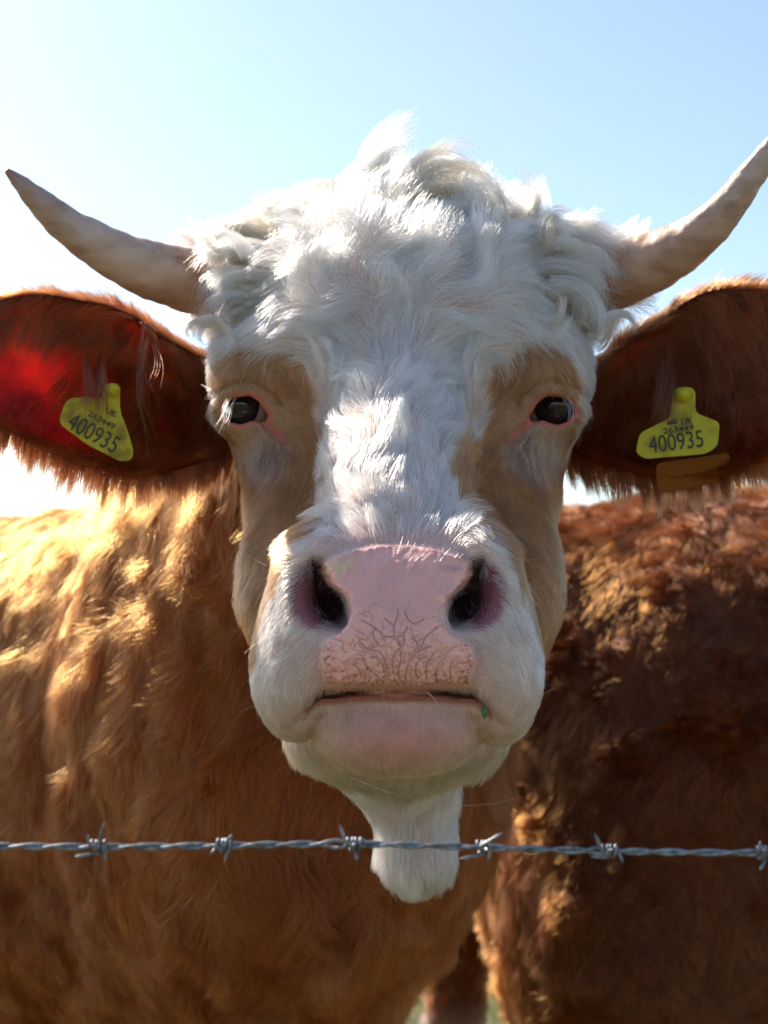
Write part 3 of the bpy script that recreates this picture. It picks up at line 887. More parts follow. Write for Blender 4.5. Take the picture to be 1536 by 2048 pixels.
# ================================================================ the coat of the near cow
FLOW = [  # photo px of the root, direction the hair lies in the picture
    (790, 1070, 0, -1), (720, 1060, -.2, -1), (870, 1060, .2, -1), (690, 960, -.35, -.9), (900, 960, .35, -.9), (795, 960, .05, -1), (790, 880, 0, -1),
    (700, 840, -.7, -.7), (890, 840, .7, -.7), (790, 790, .1, -1), (720, 740, -.9, -.4), (880, 740, .9, -.4), (780, 700, .05, -1), (650, 760, -.5, -.8), (940, 760, .5, -.8),
    (600, 690, -1, -.05), (980, 680, 1, 0), (690, 630, -.9, -.35), (900, 620, .9, -.35), (560, 600, -1, .1), (1040, 600, 1, .1), (800, 600, .2, -1), (800, 540, 0, -1),
    (650, 540, -.7, -.5), (960, 540, .7, -.5), (470, 560, -.8, .6), (1150, 560, .8, .6), (430, 640, -.3, .9), (1200, 640, .3, 1), (520, 660, -.9, .3), (1080, 650, .9, .3),
    (470, 730, -.6, .7), (540, 745, .1, .9), (590, 770, .7, .6), (620, 815, 1, .3), (600, 850, .8, .2), (560, 820, .7, .1), (640, 880, .5, .9), (1130, 730, .6, .7), (1060, 735, -.1, .9), (1010, 775, -.7, .6), (980, 820, -1, .3), (995, 855, -.8, .2),
    (1035, 825, -.7, .1), (955, 880, -.5, .9), (440, 820, -.7, .6), (1165, 820, .7, .6),
    (520, 900, .05, 1), (600, 960, .12, 1), (630, 1050, 0, 1), (500, 1050, .1, 1), (560, 1100, 0, 1), (490, 1250, .15, 1), (560, 1000, .1, 1),
    (1080, 900, -.05, 1), (1000, 960, -.12, 1), (980, 1050, .1, 1), (1100, 1050, -.1, 1), (1060, 1100, 0, 1), (1100, 1250, -.15, 1),
    (600, 1105, -.9, -.2), (560, 1160, -.8, .7), (535, 1260, -.5, 1), (600, 1290, -.7, .7), (630, 1330, -.6, .8), (520, 1370, 0, 1), (570, 1440, .7, .7), (620, 1405, .4, .9),
    (1000, 1105, .9, -.2), (1040, 1160, .8, .7), (1055, 1260, .5, 1), (990, 1290, .7, .7), (965, 1330, .6, .8), (1070, 1370, 0, 1), (1025, 1450, -.7, .7), (975, 1405, -.4, .9),
    (795, 1430, 0, 1), (700, 1430, -.2, 1), (890, 1430, .2, 1), (640, 1480, .2, 1), (950, 1480, -.2, 1), (795, 1540, 0, 1), (650, 1600, .3, 1), (930, 1600, -.2, 1), (830, 1700, 0, 1), (780, 1740, .5, 1), (885, 1740, -.5, 1), (832, 1760, 0, 1),
]
FLOW = np.array(FLOW, float); FLOW[:, 2:] /= np.hypot(FLOW[:, 2], FLOW[:, 3])[:, None]
RIGHT = np.array([1.0, 0, 0]); DOWN = np.array([0, sp, -cp])
def head_flow(p):
    px, py, dd = proj(p)
    d2 = (px[:, None] - FLOW[None, :, 0]) ** 2 + (py[:, None] - FLOW[None, :, 1]) ** 2
    w = 1 / (d2 + 900.0) ** 2
    v = w @ FLOW[:, 2:] / w.sum(1, keepdims=True)
    n = np.linalg.norm(v, axis=1, keepdims=True) + 1e-6
    v = v / n
    return v[:, :1] * RIGHT + v[:, 1:] * DOWN

def scatter(V, Q, weight, n, r):
    """n random points on a quad mesh, denser where weight(face centre) is higher"""
    A, B, C, D = (V[Q[:, i]] for i in range(4))
    ar = .5 * np.linalg.norm(np.cross(C - A, D - B), axis=1)
    nr = unit(np.cross(C - A, D - B))
    w = ar * weight((A + B + C + D) / 4, nr)
    c = np.cumsum(w); tot = c[-1]
    n = int(min(n, n))
    f = np.searchsorted(c, r.random(n) * tot)
    u, v = r.random((n, 1)), r.random((n, 1))
    return (A[f] * (1 - u) + B[f] * u) * (1 - v) + (D[f] * (1 - u) + C[f] * u) * v, tot

def in_view(p, m=140):
    px, py, dd = proj(p)
    return (px > -m) & (px < 1536 + m) & (py > -m) & (py < 2048 + m) & (dd > .2)
def facing(p, n):
    v = unit(np.array([0, 0, CAM_H]) - p)
    return (v * n).sum(-1)

# --- region split of the near cow: head hair (dd < ~1.36) and body hair
def w_head(p, n):
    px, py, dd, tan, lite, brown = head_masks(p)
    f = facing(p, n)
    w = np.where(f > -.35, 1.0, .12)
    w = w * (1 - .97 * np.clip(bare(p), 0, 1)) * (brown < .5)
    hd = (dd < 1.45) & (p[:, 2] > .9)
    short = ((py > 1100) & (dd < 1.12)) * 1.0
    w = w * np.where(py < 640, .75, 1.0) * (1 + .5 * short)
    w = w * (1 - .6 * np.exp(-((py - 1084) / 18) ** 2) * (np.abs(px - 795) < 170) * (dd < 1.06))
    w = w * (1 - .55 * np.exp(-((py - 1475) / 50) ** 2 - ((px - 795) / 140) ** 2) * (dd < 1.1))
    return w * hd * in_view(p)
r_ = np.random.default_rng(11)
NH = 150000
hr, tot = scatter(cv, cq, w_head, NH, r_)
print('head hair area', tot)
hn = grad(lambda q: cow_sdf(q, False), hr, .003)
px, py, dd, tan, lite, brown = head_masks(hr)
fl = head_flow(hr)
mz = sstep(1.12, 1.07, dd) * sstep(1060, 1120, py)
brd = ((np.abs(px - 795) < 150) & (py < 1100)) * 1.0
top = sstep(720, 520, py)
Lh = .019 * np.ones(len(hr))
Lh = Lh + top * .024 + .006 * brd * sstep(1050, 900, py)
Lh = Lh * (1 - mz) + .0085 * mz
Lh = np.where((py > 1395) & (py < 1500) & (dd < 1.1), .007, Lh)
thr = sstep(1.06, 1.16, dd) * (py > 1450)
Lh = Lh * (1 - thr) + .018 * thr * (1 + .4 * vnoise(hr, 70, 57))
eyed = np.minimum(np.hypot((px - 489) / 1.2, py - 815), np.hypot((px - 1107) / 1.2, py - 815))
Lh = Lh * (.35 + .65 * sstep(40, 100, eyed))
lift = .30 + .25 * top + .15 * brd + .15 * thr
wave = .12 + .42 * top + .16 * brd + .05 * thr
hp = grow(hr, hn, fl, Lh, K=7, lift=lift, lie=.5 - .2 * top, wave=wave, wfreq=42, curl=.16 * top, grav=.1 * thr + .1 * mz, clump=45,
          camt=np.clip(.45 + .42 * top + .30 * brd - .25 * mz, .1, .88), seed=3, jitter=.16)
white = WHITE * np.ones((len(hr), 1))
creamy = sstep(1330, 1470, py) * (dd < 1.15)
white = white * (1 - .8 * creamy[:, None]) + np.array([.66, .50, .31]) * .8 * creamy[:, None]
tanc = TAN * (1 + .25 * vnoise(hr * np.array([1, 1, .25]), 90, 51))[:, None]
tanc = tanc * (1 - .6 * lite[:, None]) + np.array([.70, .55, .46]) * .6 * lite[:, None]
deep = np.exp(-((px - 615) / 30) ** 2 - ((py - 790) / 45) ** 2) + np.exp(-((px - 975) / 30) ** 2 - ((py - 790) / 45) ** 2)
tanc = tanc * (1 - .45 * deep[:, None]) + np.array([.38, .17, .05]) * .45 * deep[:, None]
col = white * (1 - tan[:, None]) + tanc * tan[:, None]
dk = (vnoise(hr, 140, 52) > .55) * (r_.random(len(hr)) < .35) * (np.abs(px - 790) < 60) * (py > 600) * (py < 1000)
col = np.where(dk[:, None], col * .45, col)
pk = np.clip(np.exp(-((py - 1480) / 50) ** 2 - ((px - 795) / 140) ** 2), 0, 1) * mz
col = col * (1 - .9 * pk[:, None]) + np.array([.80, .38, .29]) * .9 * pk[:, None]
tearm = (np.exp(-((px - 545) / 30) ** 2 - ((py - 900) / 35) ** 2) + np.exp(-((px - 1050) / 28) ** 2 - ((py - 885) / 30) ** 2)) * .55
spk = r_.random(len(hr)) < tearm
col = np.where(spk[:, None], np.array([.12, .09, .09]), col)
brc = BROWN
col = col * (1 - brown[:, None]) + brc * brown[:, None]
col = col * r_.uniform(.80, 1.08, (len(hr), 1)) * tuft_tone(.72, 1.12, 4)
wd = np.where(mz > .5, .00027, .00034)
hair_object('head_coat', hp, taper(len(hr), 7, wd, .3), col, M_HAIR, cow)

# --- long locks on the poll, drawn one by one
CR = (.86, .73, .53); WH = (.90, .84, .74); GD = (.78, .58, .34)
G = [
    ([(770, 480, 1.24), (735, 420, 1.25), (722, 350, 1.27), (745, 285, 1.28), (790, 248, 1.28), (838, 236, 1.27)], 378, .016, .003, .00038, WH),
    ([(790, 470, 1.24), (762, 400, 1.26), (750, 340, 1.28), (770, 290, 1.28), (800, 262, 1.28), (812, 262, 1.28)], 336, .018, .006, .00038, WH),
    ([(720, 480, 1.25), (690, 430, 1.27), (680, 380, 1.28), (715, 340, 1.28), (760, 318, 1.28)], 378, .018, .008, .00038, WH),
    ([(780, 470, 1.235), (790, 400, 1.24), (830, 330, 1.25), (880, 296, 1.26), (930, 300, 1.26), (975, 335, 1.25)], 294, .012, .004, .00038, CR),
    ([(790, 480, 1.23), (800, 410, 1.235), (850, 350, 1.24), (915, 325, 1.25), (980, 345, 1.25), (1025, 400, 1.24), (1040, 440, 1.24)], 378, .014, .006, .00038, CR),
    ([(790, 490, 1.22), (800, 430, 1.225), (850, 385, 1.23), (920, 370, 1.235), (975, 395, 1.235), (1005, 440, 1.23)], 420, .016, .006, .00038, GD),
    ([(800, 490, 1.22), (820, 450, 1.215), (880, 420, 1.215), (940, 425, 1.22), (975, 455, 1.22)], 336, .014, .007, .00038, WH),
    ([(1040, 480, 1.25), (1072, 430, 1.25), (1082, 385, 1.26), (1066, 350, 1.27), (1036, 330, 1.27)], 231, .012, .004, .00038, WH),
    ([(1020, 480, 1.25), (1055, 440, 1.25), (1068, 400, 1.26), (1060, 365, 1.27), (1048, 350, 1.27)], 210, .012, .007, .00038, GD),
    ([(985, 490, 1.225), (1012, 450, 1.22), (1012, 410, 1.225), (992, 375, 1.23), (975, 358, 1.235)], 176, .008, .0015, .00038, CR),
    ([(780, 490, 1.225), (745, 440, 1.23), (700, 395, 1.24), (655, 370, 1.25), (618, 380, 1.25), (612, 415, 1.245), (645, 448, 1.24)], 159, .010, .0025, .00038, GD),
    ([(770, 490, 1.23), (720, 450, 1.235), (680, 420, 1.24), (640, 415, 1.245), (610, 435, 1.24)], 294, .014, .006, .00038, CR),
    ([(740, 500, 1.235), (690, 470, 1.235), (640, 460, 1.235), (600, 475, 1.23), (580, 500, 1.23)], 294, .014, .007, .00038, WH),
    ([(610, 490, 1.26), (575, 440, 1.27), (540, 410, 1.28), (500, 392, 1.28), (474, 372, 1.28)], 252, .014, .004, .00038, CR),
    ([(590, 500, 1.25), (560, 460, 1.25), (530, 420, 1.26), (510, 395, 1.27)], 252, .013, .007, .00038, GD),
    ([(640, 480, 1.26), (620, 430, 1.27), (590, 400, 1.28), (555, 385, 1.28), (530, 390, 1.28)], 252, .014, .006, .00038, WH),
    ([(560, 500, 1.26), (510, 465, 1.27), (460, 448, 1.28), (415, 458, 1.28), (388, 490, 1.28)], 294, .015, .005, .00038, CR),
    ([(560, 520, 1.245), (500, 495, 1.245), (440, 490, 1.24), (400, 515, 1.235), (388, 560, 1.225)], 378, .015, .008, .00038, WH),
    ([(540, 560, 1.235), (480, 545, 1.225), (425, 550, 1.22), (396, 580, 1.21), (395, 615, 1.205)], 378, .016, .010, .00038, WH),
    ([(500, 600, 1.225), (450, 595, 1.215), (420, 615, 1.205), (415, 650, 1.20)], 294, .014, .009, .00038, WH),
    ([(1030, 480, 1.26), (1080, 460, 1.26), (1108, 440, 1.27), (1116, 420, 1.27)], 210, .012, .003, .00038, WH),
    ([(1060, 500, 1.25), (1110, 470, 1.255), (1160, 455, 1.26), (1205, 470, 1.255), (1230, 500, 1.24)], 378, .015, .007, .00038, WH),
    ([(1050, 520, 1.24), (1110, 495, 1.235), (1170, 495, 1.23), (1215, 530, 1.22), (1232, 580, 1.215)], 420, .016, .008, .00038, CR),
    ([(1060, 550, 1.235), (1120, 535, 1.225), (1180, 550, 1.215), (1215, 590, 1.205), (1222, 640, 1.20)], 420, .016, .009, .00038, WH),
    ([(1100, 590, 1.225), (1150, 585, 1.215), (1190, 610, 1.205), (1200, 655, 1.20), (1195, 690, 1.20)], 336, .015, .008, .00038, WH),
    ([(450, 640, 1.215), (420, 632, 1.21), (390, 638, 1.21), (365, 650, 1.21), (355, 672, 1.21), (360, 694, 1.21)], 109, .008, .0025, .00038, WH),
    ([(455, 660, 1.215), (430, 650, 1.21), (405, 655, 1.21), (395, 675, 1.21), (410, 690, 1.21)], 109, .008, .004, .00038, WH),
    ([(1185, 640, 1.215), (1212, 632, 1.21), (1240, 622, 1.21), (1265, 628, 1.21), (1275, 648, 1.21), (1262, 664, 1.21)], 117, .007, .002, .00038, WH),
    ([(1180, 630, 1.215), (1205, 640, 1.21), (1222, 660, 1.21), (1215, 690, 1.21), (1198, 705, 1.21), (1185, 690, 1.21)], 117, .008, .003, .00038, CR),
    ([(1085, 660, 1.185), (1115, 645, 1.175), (1125, 615, 1.17), (1118, 588, 1.17)], 100, .007, .001, .00038, WH),
    ([(1100, 690, 1.185), (1125, 665, 1.175), (1145, 640, 1.175), (1150, 620, 1.175)], 100, .007, .002, .00038, WH),
    ([(480, 690, 1.19), (455, 665, 1.185), (440, 640, 1.18), (445, 615, 1.18)], 100, .007, .002, .00038, WH),
]
rg = np.random.default_rng(77)
for i in range(70):      # smaller tufts filling the crest
    x = rg.uniform(430, 1200); s = -1 if x < 780 + rg.normal() * 120 else 1
    y = 500 + 40 * ((x - 800) / 380) ** 2 + rg.uniform(-45, 30); h = rg.uniform(35, 85) * (1.1 - .5 * abs(x - 790) / 400); w = rg.uniform(20, 75) * s
    d = 1.23 + rg.uniform(-.01, .05)
    G.append(([(x, y, d), (x + w * .3, y - h * .6, d + .01), (x + w * .75, y - h, d + .02), (x + w * 1.25, y - h * .85, d + .02), (x + w * 1.5, y - h * .45, d + .015)],
              int(rg.uniform(70, 170)), rg.uniform(.008, .014), rg.uniform(.002, .007), .00038, (WH, CR, WH, GD)[i % 4]))
for i in range(120):     # wavy tufts over the forehead
    x = rg.uniform(450, 1160); y = rg.uniform(520, 700)
    if abs(x - 790) < 60 and y > 640: continue
    s = -1 if x < 785 else 1
    c = P(x, y, 1.0); dirc = unit(c - np.array([0, 0, CAM_H]))
    # march to the skin
    t = 1.05
    for _ in range(40):
        q = np.array([0, 0, CAM_H]) + dirc * t
        t += max(cow_sdf(q[None], False)[0], .0008)
        if t > 1.5: break
    if t > 1.45: continue
    dq = proj(q)[2]
    w = rg.uniform(35, 80) * s; a = rg.uniform(-12, 16)
    G.append(([(x, y, dq + .002), (x + w * .3, y - 14 + a * .3, dq - .010), (x + w * .7, y - 8 + a, dq - .010), (x + w, y + 14 + a, dq + .001)], int(rg.uniform(40, 90)), .006, .003, .00036, (WH, WH, CR)[i % 3]))
G2 = []
for gi, (pts, n, r0, r1, w, c) in enumerate(G):
    parts = 5 if n > 220 else (3 if n > 120 else 2)
    for k in range(parts):
        q = np.array(pts, float); m = len(q); t = np.linspace(0, 1, m)[:, None]
        o0 = rg.normal(size=3) * [r0 * 1900, r0 * 1500, r0 * .8]; o1 = rg.normal(size=3) * [r0 * 2400, r0 * 2400, r0 * .9]
        q = q + o0 * (1 - t) * .45 + o1 * t * .42
        q = q[:1] + (q - q[:1]) * rg.uniform(.72, 1.06)
        G2.append((q.tolist(), max(int(n / parts), 12), r0 * .55, max(r1 * .38, .0012), w, np.array(c) * rg.uniform(.82, 1.08)))
lp, lr, lc = locks(G2)
hair_object('forelock', lp, lr, lc, M_HAIR, cow)
# lashes and whiskers, with a straw strand at the mouth
GW = []
for s, cx in ((-1, 455), (1, 1142)):
    GW.append(([(cx - 6 * s, 800, 1.19), (cx + 2 * s, 815, 1.175), (cx + 6 * s, 840, 1.165), (cx + 14 * s, 868, 1.16)], 12, .004, .0025, .0003, (.8, .76, .7)))
    GW.append(([(cx - 12 * s, 795, 1.185), (cx - 2 * s, 812, 1.165), (cx + 1 * s, 835, 1.155), (cx + 3 * s, 850, 1.15)], 8, .004, .002, .0003, (.8, .76, .7)))
    for k in range(26):
        y0 = rg.uniform(790, 850)
        GW.append(([(cx + rg.uniform(0, 14) * s, y0, 1.22), (cx + rg.uniform(18, 26) * s, y0 + rg.uniform(-4, 10), 1.21), (cx + rg.uniform(30, 48) * s, y0 + rg.uniform(0, 28), 1.20)], 6, .003, .002, .00015, (.8, .76, .7)))
for k in range(46):
    s = rg.choice([-1, 1]); x0 = 795 + s * rg.uniform(170, 262); y0 = rg.uniform(1120, 1420)
    l = rg.uniform(30, 110); a = rg.uniform(-.8, .5)
    GW.append(([(x0, y0, .985), (x0 + s * l * .5, y0 + a * l * .4, .965), (x0 + s * l, y0 + a * l + rg.uniform(0, 25), .955)], 1, .0003, .0003, .00017, (.8, .68, .5)))
for k in range(26):
    x0 = rg.uniform(640, 960); y0 = rg.uniform(1420, 1530); l = rg.uniform(20, 60)
    GW.append(([(x0, y0, .95), (x0 + rg.uniform(-8, 8), y0 + l * .5, .93), (x0 + rg.uniform(-25, 25), y0 + l, .925)], 1, .0003, .0003, .00016, (.8, .68, .5)))
GW.append(([(700, 1555, 1.03), (790, 1588, 1.0), (900, 1603, .98), (985, 1592, .97), (1050, 1560, .96)], 1, .0002, .0002, .0004, (.78, .6, .4)))
GW.append(([(852, 1384, .93), (874, 1404, .915), (897, 1423, .905)], 1, .0001, .0001, .0008, (.85, .72, .5)))  # straw strand hanging from the mouth, kept with the whiskers
GW.append(([(765, 1386, .93), (771, 1396, .92), (776, 1408, .915)], 1, .0001, .0001, .0006, (.8, .66, .45)))
wp, wr, wc = locks(GW)
hair_object('whiskers', wp, wr, wc, M_HAIR, cow)

# --- the brown coat of neck, chest and flank
def w_body(p, n):
    px, py, dd, tan, lite, brown = head_masks(p)
    f = facing(p, n)
    w = np.where(f > -.25, 1.0, .10) * np.where(in_view(p, 200), 1.0, .06)
    hid = (polydist(px, py, [(490, 480), (1130, 480), (1110, 900), (1040, 1430), (560, 1430), (480, 900)]) < 0)
    w = w * np.where(hid, .25, 1.0)
    near_cam = np.clip((1.7 / dd) ** 1.2, .5, 1.6)
    return w * (brown >= .5) * (p[:, 2] > .1) * near_cam
NB = 300000
br_, tot = scatter(cv, cq, w_body, NB, r_)
print('body hair area', tot)
bn = grad(lambda q: cow_sdf(q, True), br_, .004)
px, py, dd = proj(br_)
side = np.array([-.35, 0, 0])
fl = np.array([-.25, .15, -1.0]) + .6 * nvec(br_, 9, 61) * np.array([1, 1, .3])
Lb = .046 * (1 + .35 * vnoise(br_, 9, 62))
Lb = Lb * np.where(br_[:, 2] < .6, .35, 1) * np.where((dd < 1.42) & (py < 1000), .55, 1)
pts = grow(br_, bn, fl, Lb, K=8, lift=.42, lie=.34, wave=.30, wfreq=34, curl=.20, grav=.2, clump=26, camt=.75, seed=6, jitter=.22)
bc = BROWN * (1 + .30 * vnoise(br_, 14, 63))[:, None] * r_.uniform(.55, 1.6, (len(br_), 1)) * tuft_tone(.75, 1.3, 5)
lt = sstep(.15, .8, vnoise(br_, 5, 64))[:, None] * .3
bc = bc * (1 - lt) + np.array([.50, .12, .018]) * lt
seen = in_view(br_, 200)
hair_object('body_coat', pts, taper(len(br_), 8, np.where(seen, .00048, .0014), .25), bc, M_HAIR, cow)

# --- ears
EP, EW, EC = [], [], []
for ei, (S, N, v) in enumerate(EARS):
    nu, nv = S.shape[:2]; sgn = -1 if ei == 0 else 1
    def samp(u, w):
        a = u * (nu - 1); b = w * (nv - 1); i = np.minimum(a.astype(int), nu - 2); j = np.minimum(b.astype(int), nv - 2)
        fa, fb = (a - i)[:, None], (b - j)[:, None]
        g = lambda A: (A[i, j] * (1 - fa) + A[i + 1, j] * fa) * (1 - fb) + (A[i, j + 1] * (1 - fa) + A[i + 1, j + 1] * fa) * fb
        return g(S), unit(g(N))
    along = unit(np.gradient(S, axis=0)); across = unit((S[:, -1:] - S[:, :1]) * np.ones((1, nv, 1)))
    def dirs(u, w):
        i = (u * (nu - 1)).astype(int); j = (w * (nv - 1)).astype(int)
        return along[i, j], across[i, j]
    def add(u, w, back, flow, Ls, wd, colr, **kw):
        p, n = samp(u, w)
        if back: n = -n
        if kw.pop('rim', False): n = unit(n * .15 + np.array([0, -1.0 if not back else 1.0, 0]))
        q = grow(p + n * .0015, n, flow, Ls, K=8, **kw)
        EP.append(q); EW.append(taper(len(u), 8, wd, .2)); EC.append(colr * r_.uniform(.7, 1.2, (len(u), 1)) * tuft_tone(.6, 1.9, 60 + len(EC)))
    DK = np.array([.22, .044, .010])
    # inner side: dense near the base and along the top, sparse in the naked middle
    n0 = 45000
    u, w = r_.random(n0), r_.random(n0)
    keep = sstep(.60 + .30 * ei, .42 + .25 * ei, u + .06 * np.sin(w * 9)) + .9 * sstep(.34, .14, w) + .6 * sstep(.86, .96, w) + .03 + .15 * ei
    k = r_.random(n0) < keep
    u, w = u[k], w[k]
    a, c = dirs(u, w)
    flw = a * .8 * (u[:, None] * .6 + .5) + c * (.55 + .6 * (1 - u[:, None])) + np.array([0, 0, -.35])
    add(u, w, False, flw, .044 * (1 - .35 * u) * (.6 + .4 * r_.random(len(u))), .00040, DK, lift=.36, lie=.35, wave=.22, wfreq=35, grav=.25, clump=40, camt=.5, seed=20 + ei)
    # back: short coat
    n0 = (12000, 26000)[ei]
    u, w = r_.random(n0), r_.random(n0)
    a, c = dirs(u, w)
    add(u, w, True, a * 1.0 + c * .2, .016 * np.ones(n0), .00034, DK * 1.15, lift=.3, lie=.5, wave=.15, wfreq=40, clump=20, camt=.4, seed=30 + ei)
    # fringes on both rims
    n0 = 6000
    u = r_.random(n0); w = 1 - np.abs(r_.normal(size=n0)) * .02
    w = np.clip(w, 0, 1)
    a, c = dirs(u, w)
    add(u, w, False, c * 1.0 + a * .30 + np.array([0, 0, -.5]), .040 * (.35 + .65 * r_.random(n0)) * (1.1 - .3 * u) * (1 + .45 * np.sin(u * 41) * np.sin(u * 97)), .00036, DK * 1.2, lift=.12, lie=.5, wave=.12, wfreq=30, grav=.3, clump=40, camt=.7, seed=40 + ei, rim=True)
    n0 = 4500
    u = r_.random(n0); w = np.clip(np.abs(r_.normal(size=n0)) * .025, 0, 1)
    a, c = dirs(u, w)
    add(u, w, True, -c * .55 + a * 1.0, .030 * (.5 + .5 * r_.random(n0)), .00036, DK * 1.5, lift=.25, lie=.4, wave=.2, wfreq=30, clump=30, camt=.6, seed=50 + ei, rim=True)
    n0 = 4000
    u = r_.random(n0); w = np.clip(np.abs(r_.normal(size=n0)) * .02, 0, 1)
    a, c = dirs(u, w)
    add(u, w, False, -c * .5 + a * 1.0, .018 * (.6 + .4 * r_.random(n0)), .0003, DK * 1.3, lift=.25, lie=.4, wave=.2, wfreq=30, clump=20, camt=.5, seed=65 + ei, rim=True)
hair_object('ear_coat', np.concatenate(EP), np.concatenate(EW), np.concatenate(EC), M_HAIR, cow)
# long single strands that fall across the ears and tags
GE = []
for k in range(16):
    x0 = rg.uniform(120, 330) if k % 2 else rg.uniform(1290, 1500); y0 = rg.uniform(650, 760); l = rg.uniform(110, 230)
    GE.append(([(x0, y0, 1.275), (x0 + rg.uniform(-10, 10), y0 + l * .4, 1.215), (x0 + rg.uniform(-14, 20), y0 + l * .75, 1.195), (x0 + rg.uniform(-25, 30), y0 + l, 1.195)], int(rg.uniform(3, 9)), .0015, .006, .00026, (.14, .045, .018)))
for k in range(26):
    x0 = rg.uniform(165, 210) if k % 2 else rg.uniform(1300, 1345); y0 = rg.uniform(700, 770); l = rg.uniform(90, 160)
    GE.append(([(x0, y0, 1.27), (x0 + 4, y0 + l * .4, 1.21), (x0 + rg.uniform(-6, 10), y0 + l * .75, 1.195), (x0 + rg.uniform(-14, 16), y0 + l, 1.196)], 10, .002, .005, .00026, (.13, .04, .015)))
ep, er, ec = locks(GE, wig=.0008)
hair_object('ear_strands', ep, er, ec, M_HAIR, cow)
# ================================================================ ear tags
m, nt, bs = mat('tag_plastic')
bs.inputs['Base Color'].default_value = (.75, .62, .02, 1)
tc = nt.nodes.new('ShaderNodeTexCoord'); n1 = node(nt, 'ShaderNodeTexNoise', Scale=60.0, Detail=5.0); nt.links.new(tc.outputs['Object'], n1.inputs['Vector'])
c1 = ramp(nt, n1.outputs['Fac'], [(.32, (.42, .30, .02)), (.5, (.74, .66, .03)), (.8, (.80, .76, .05))])
nt.links.new(c1.outputs[0], bs.inputs['Base Color'])
bs.inputs['Roughness'].default_value = .35
tr = nt.nodes.new('ShaderNodeBsdfTranslucent'); nt.links.new(c1.outputs[0], tr.inputs[0])
mx = node(nt, 'ShaderNodeMixShader'); mx.inputs[0].default_value = .45
nt.links.new(bs.outputs[0], mx.inputs[1]); nt.links.new(tr.outputs[0], mx.inputs[2]); nt.links.new(mx.outputs[0], nt.nodes['Material Output'].inputs[0])
M_TAG = m
m, nt, bs = mat('tag_ink'); bs.inputs['Base Color'].default_value = (.03, .035, .02, 1); bs.inputs['Roughness'].default_value = .6
M_INK = m
m, nt, bs = mat('tag_plastic_shaded'); bs.inputs['Base Color'].default_value = (.22, .07, .010, 1); bs.inputs['Roughness'].default_value = .9; bs.inputs['Specular IOR Level'].default_value = .1
M_TAGBACK = m  # tag plastic darkened: shade behind the ear fringe is put into its colour
import bmesh
def round_poly(pts, rad, seg=6):
    out = []
    n = len(pts)
    for i in range(n):
        p, a, b = np.array(pts[i], float), np.array(pts[i - 1], float), np.array(pts[(i + 1) % n], float)
        da, db = a - p, b - p; la, lb = np.linalg.norm(da), np.linalg.norm(db)
        r = min(rad, la * .45, lb * .45)
        p0, p1 = p + da / la * r, p + db / lb * r
        for t in np.linspace(0, 1, seg):
            out.append((1 - t) ** 2 * p0 + 2 * t * (1 - t) * p + t * t * p1)
    return out
def plate(name, pts, d, tilt, thick, mt, parent, rad=16):
    """flat plate with rounded corners, its outline in photo px at distance d (+ tilt metres per px)"""
    bm = bmesh.new()
    f = [P(x, y, d + tilt[0] * (x - pts[0][0]) + tilt[1] * (y - pts[0][1])) for x, y in round_poly(pts, rad)]
    vs = [bm.verts.new(q) for q in f]
    face = bm.faces.new(vs); bm.normal_update()
    nrm = face.normal.copy()
    if nrm.y > 0: nrm = -nrm
    g = bmesh.ops.extrude_face_region(bm, geom=[face])
    for v in g['geom']:
        if isinstance(v, bmesh.types.BMVert): v.co -= nrm * thick
    bmesh.ops.recalc_face_normals(bm, faces=bm.faces)
    me = bpy.data.meshes.new(name); bm.to_mesh(me); bm.free()
    o = obj(name, me, mt, parent)
    b = o.modifiers.new('bevel', 'BEVEL'); b.width = thick * .3; b.segments = 2; b.limit_method = 'ANGLE'
    return o, nrm
def text(name, s, x, y, d, h_px, ang, parent, wscale=.72, bold=0.0, tilt=(0, 0), ref=(0, 0)):
    cu = bpy.data.curves.new(name, 'FONT'); cu.body = s; cu.size = 1.0; cu.align_x = 'CENTER'; cu.align_y = 'CENTER'; cu.extrude = .01; cu.offset = bold
    cu.resolution_u = 6
    t = bpy.data.objects.new(name, cu); sc.collection.objects.link(t)
    dg = bpy.context.evaluated_depsgraph_get(); dg.update()
    me = bpy.data.meshes.new_from_object(t.evaluated_get(dg)); me.name = name
    bpy.data.objects.remove(t)
    n = len(me.vertices); co = np.empty(n * 3, np.float32); me.vertices.foreach_get('co', co); co = co.reshape(-1, 3)
    sx, sz = co[:, 0] * h_px * 1.4 * wscale, co[:, 1] * h_px * 1.4
    ca, sa = math.cos(ang), math.sin(ang)
    X_, Y_ = x + sx * ca + sz * sa, y + sx * sa - sz * ca
    dd_ = d + tilt[0] * (X_ - ref[0]) + tilt[1] * (Y_ - ref[1])
    w = unproj(X_, Y_, dd_ - .0005 - co[:, 2] * .03)
    me.vertices.foreach_set('co', w.astype(np.float32).ravel()); me.update()
    return obj(name, me, M_INK, parent)
def tag_thing(label, cx, cy, d):
    return thing('ear_tag', label, 'ear tag', tuple(P(cx, cy, d)), 'yellow numbered ear tags')
D1 = 1.213
tg = tag_thing('yellow ear tag in the left ear, steeply tilted and half covered by brown hair', 200, 850, D1)
PL = [(133, 797), (176, 793), (200, 800), (214, 765), (240, 768), (240, 822), (256, 862), (268, 905), (262, 921), (240, 923), (172, 888), (122, 850), (119, 838)]
tl = (.00006, .0000)
plate('front_plate', PL, D1, tl, .0018, M_TAG, tg)
A1 = R(29)
text('number', '400935', 187, 868, D1, 36, A1, tg, .74, 0, tl, PL[0])
text('herd_mark', '263449', 203, 841, D1, 12.5, A1, tg, 1.15, 0.012, tl, PL[0])
text('country_mark', 'UK', 222, 825, D1, 13, A1, tg, .95, 0.012, tl, PL[0])
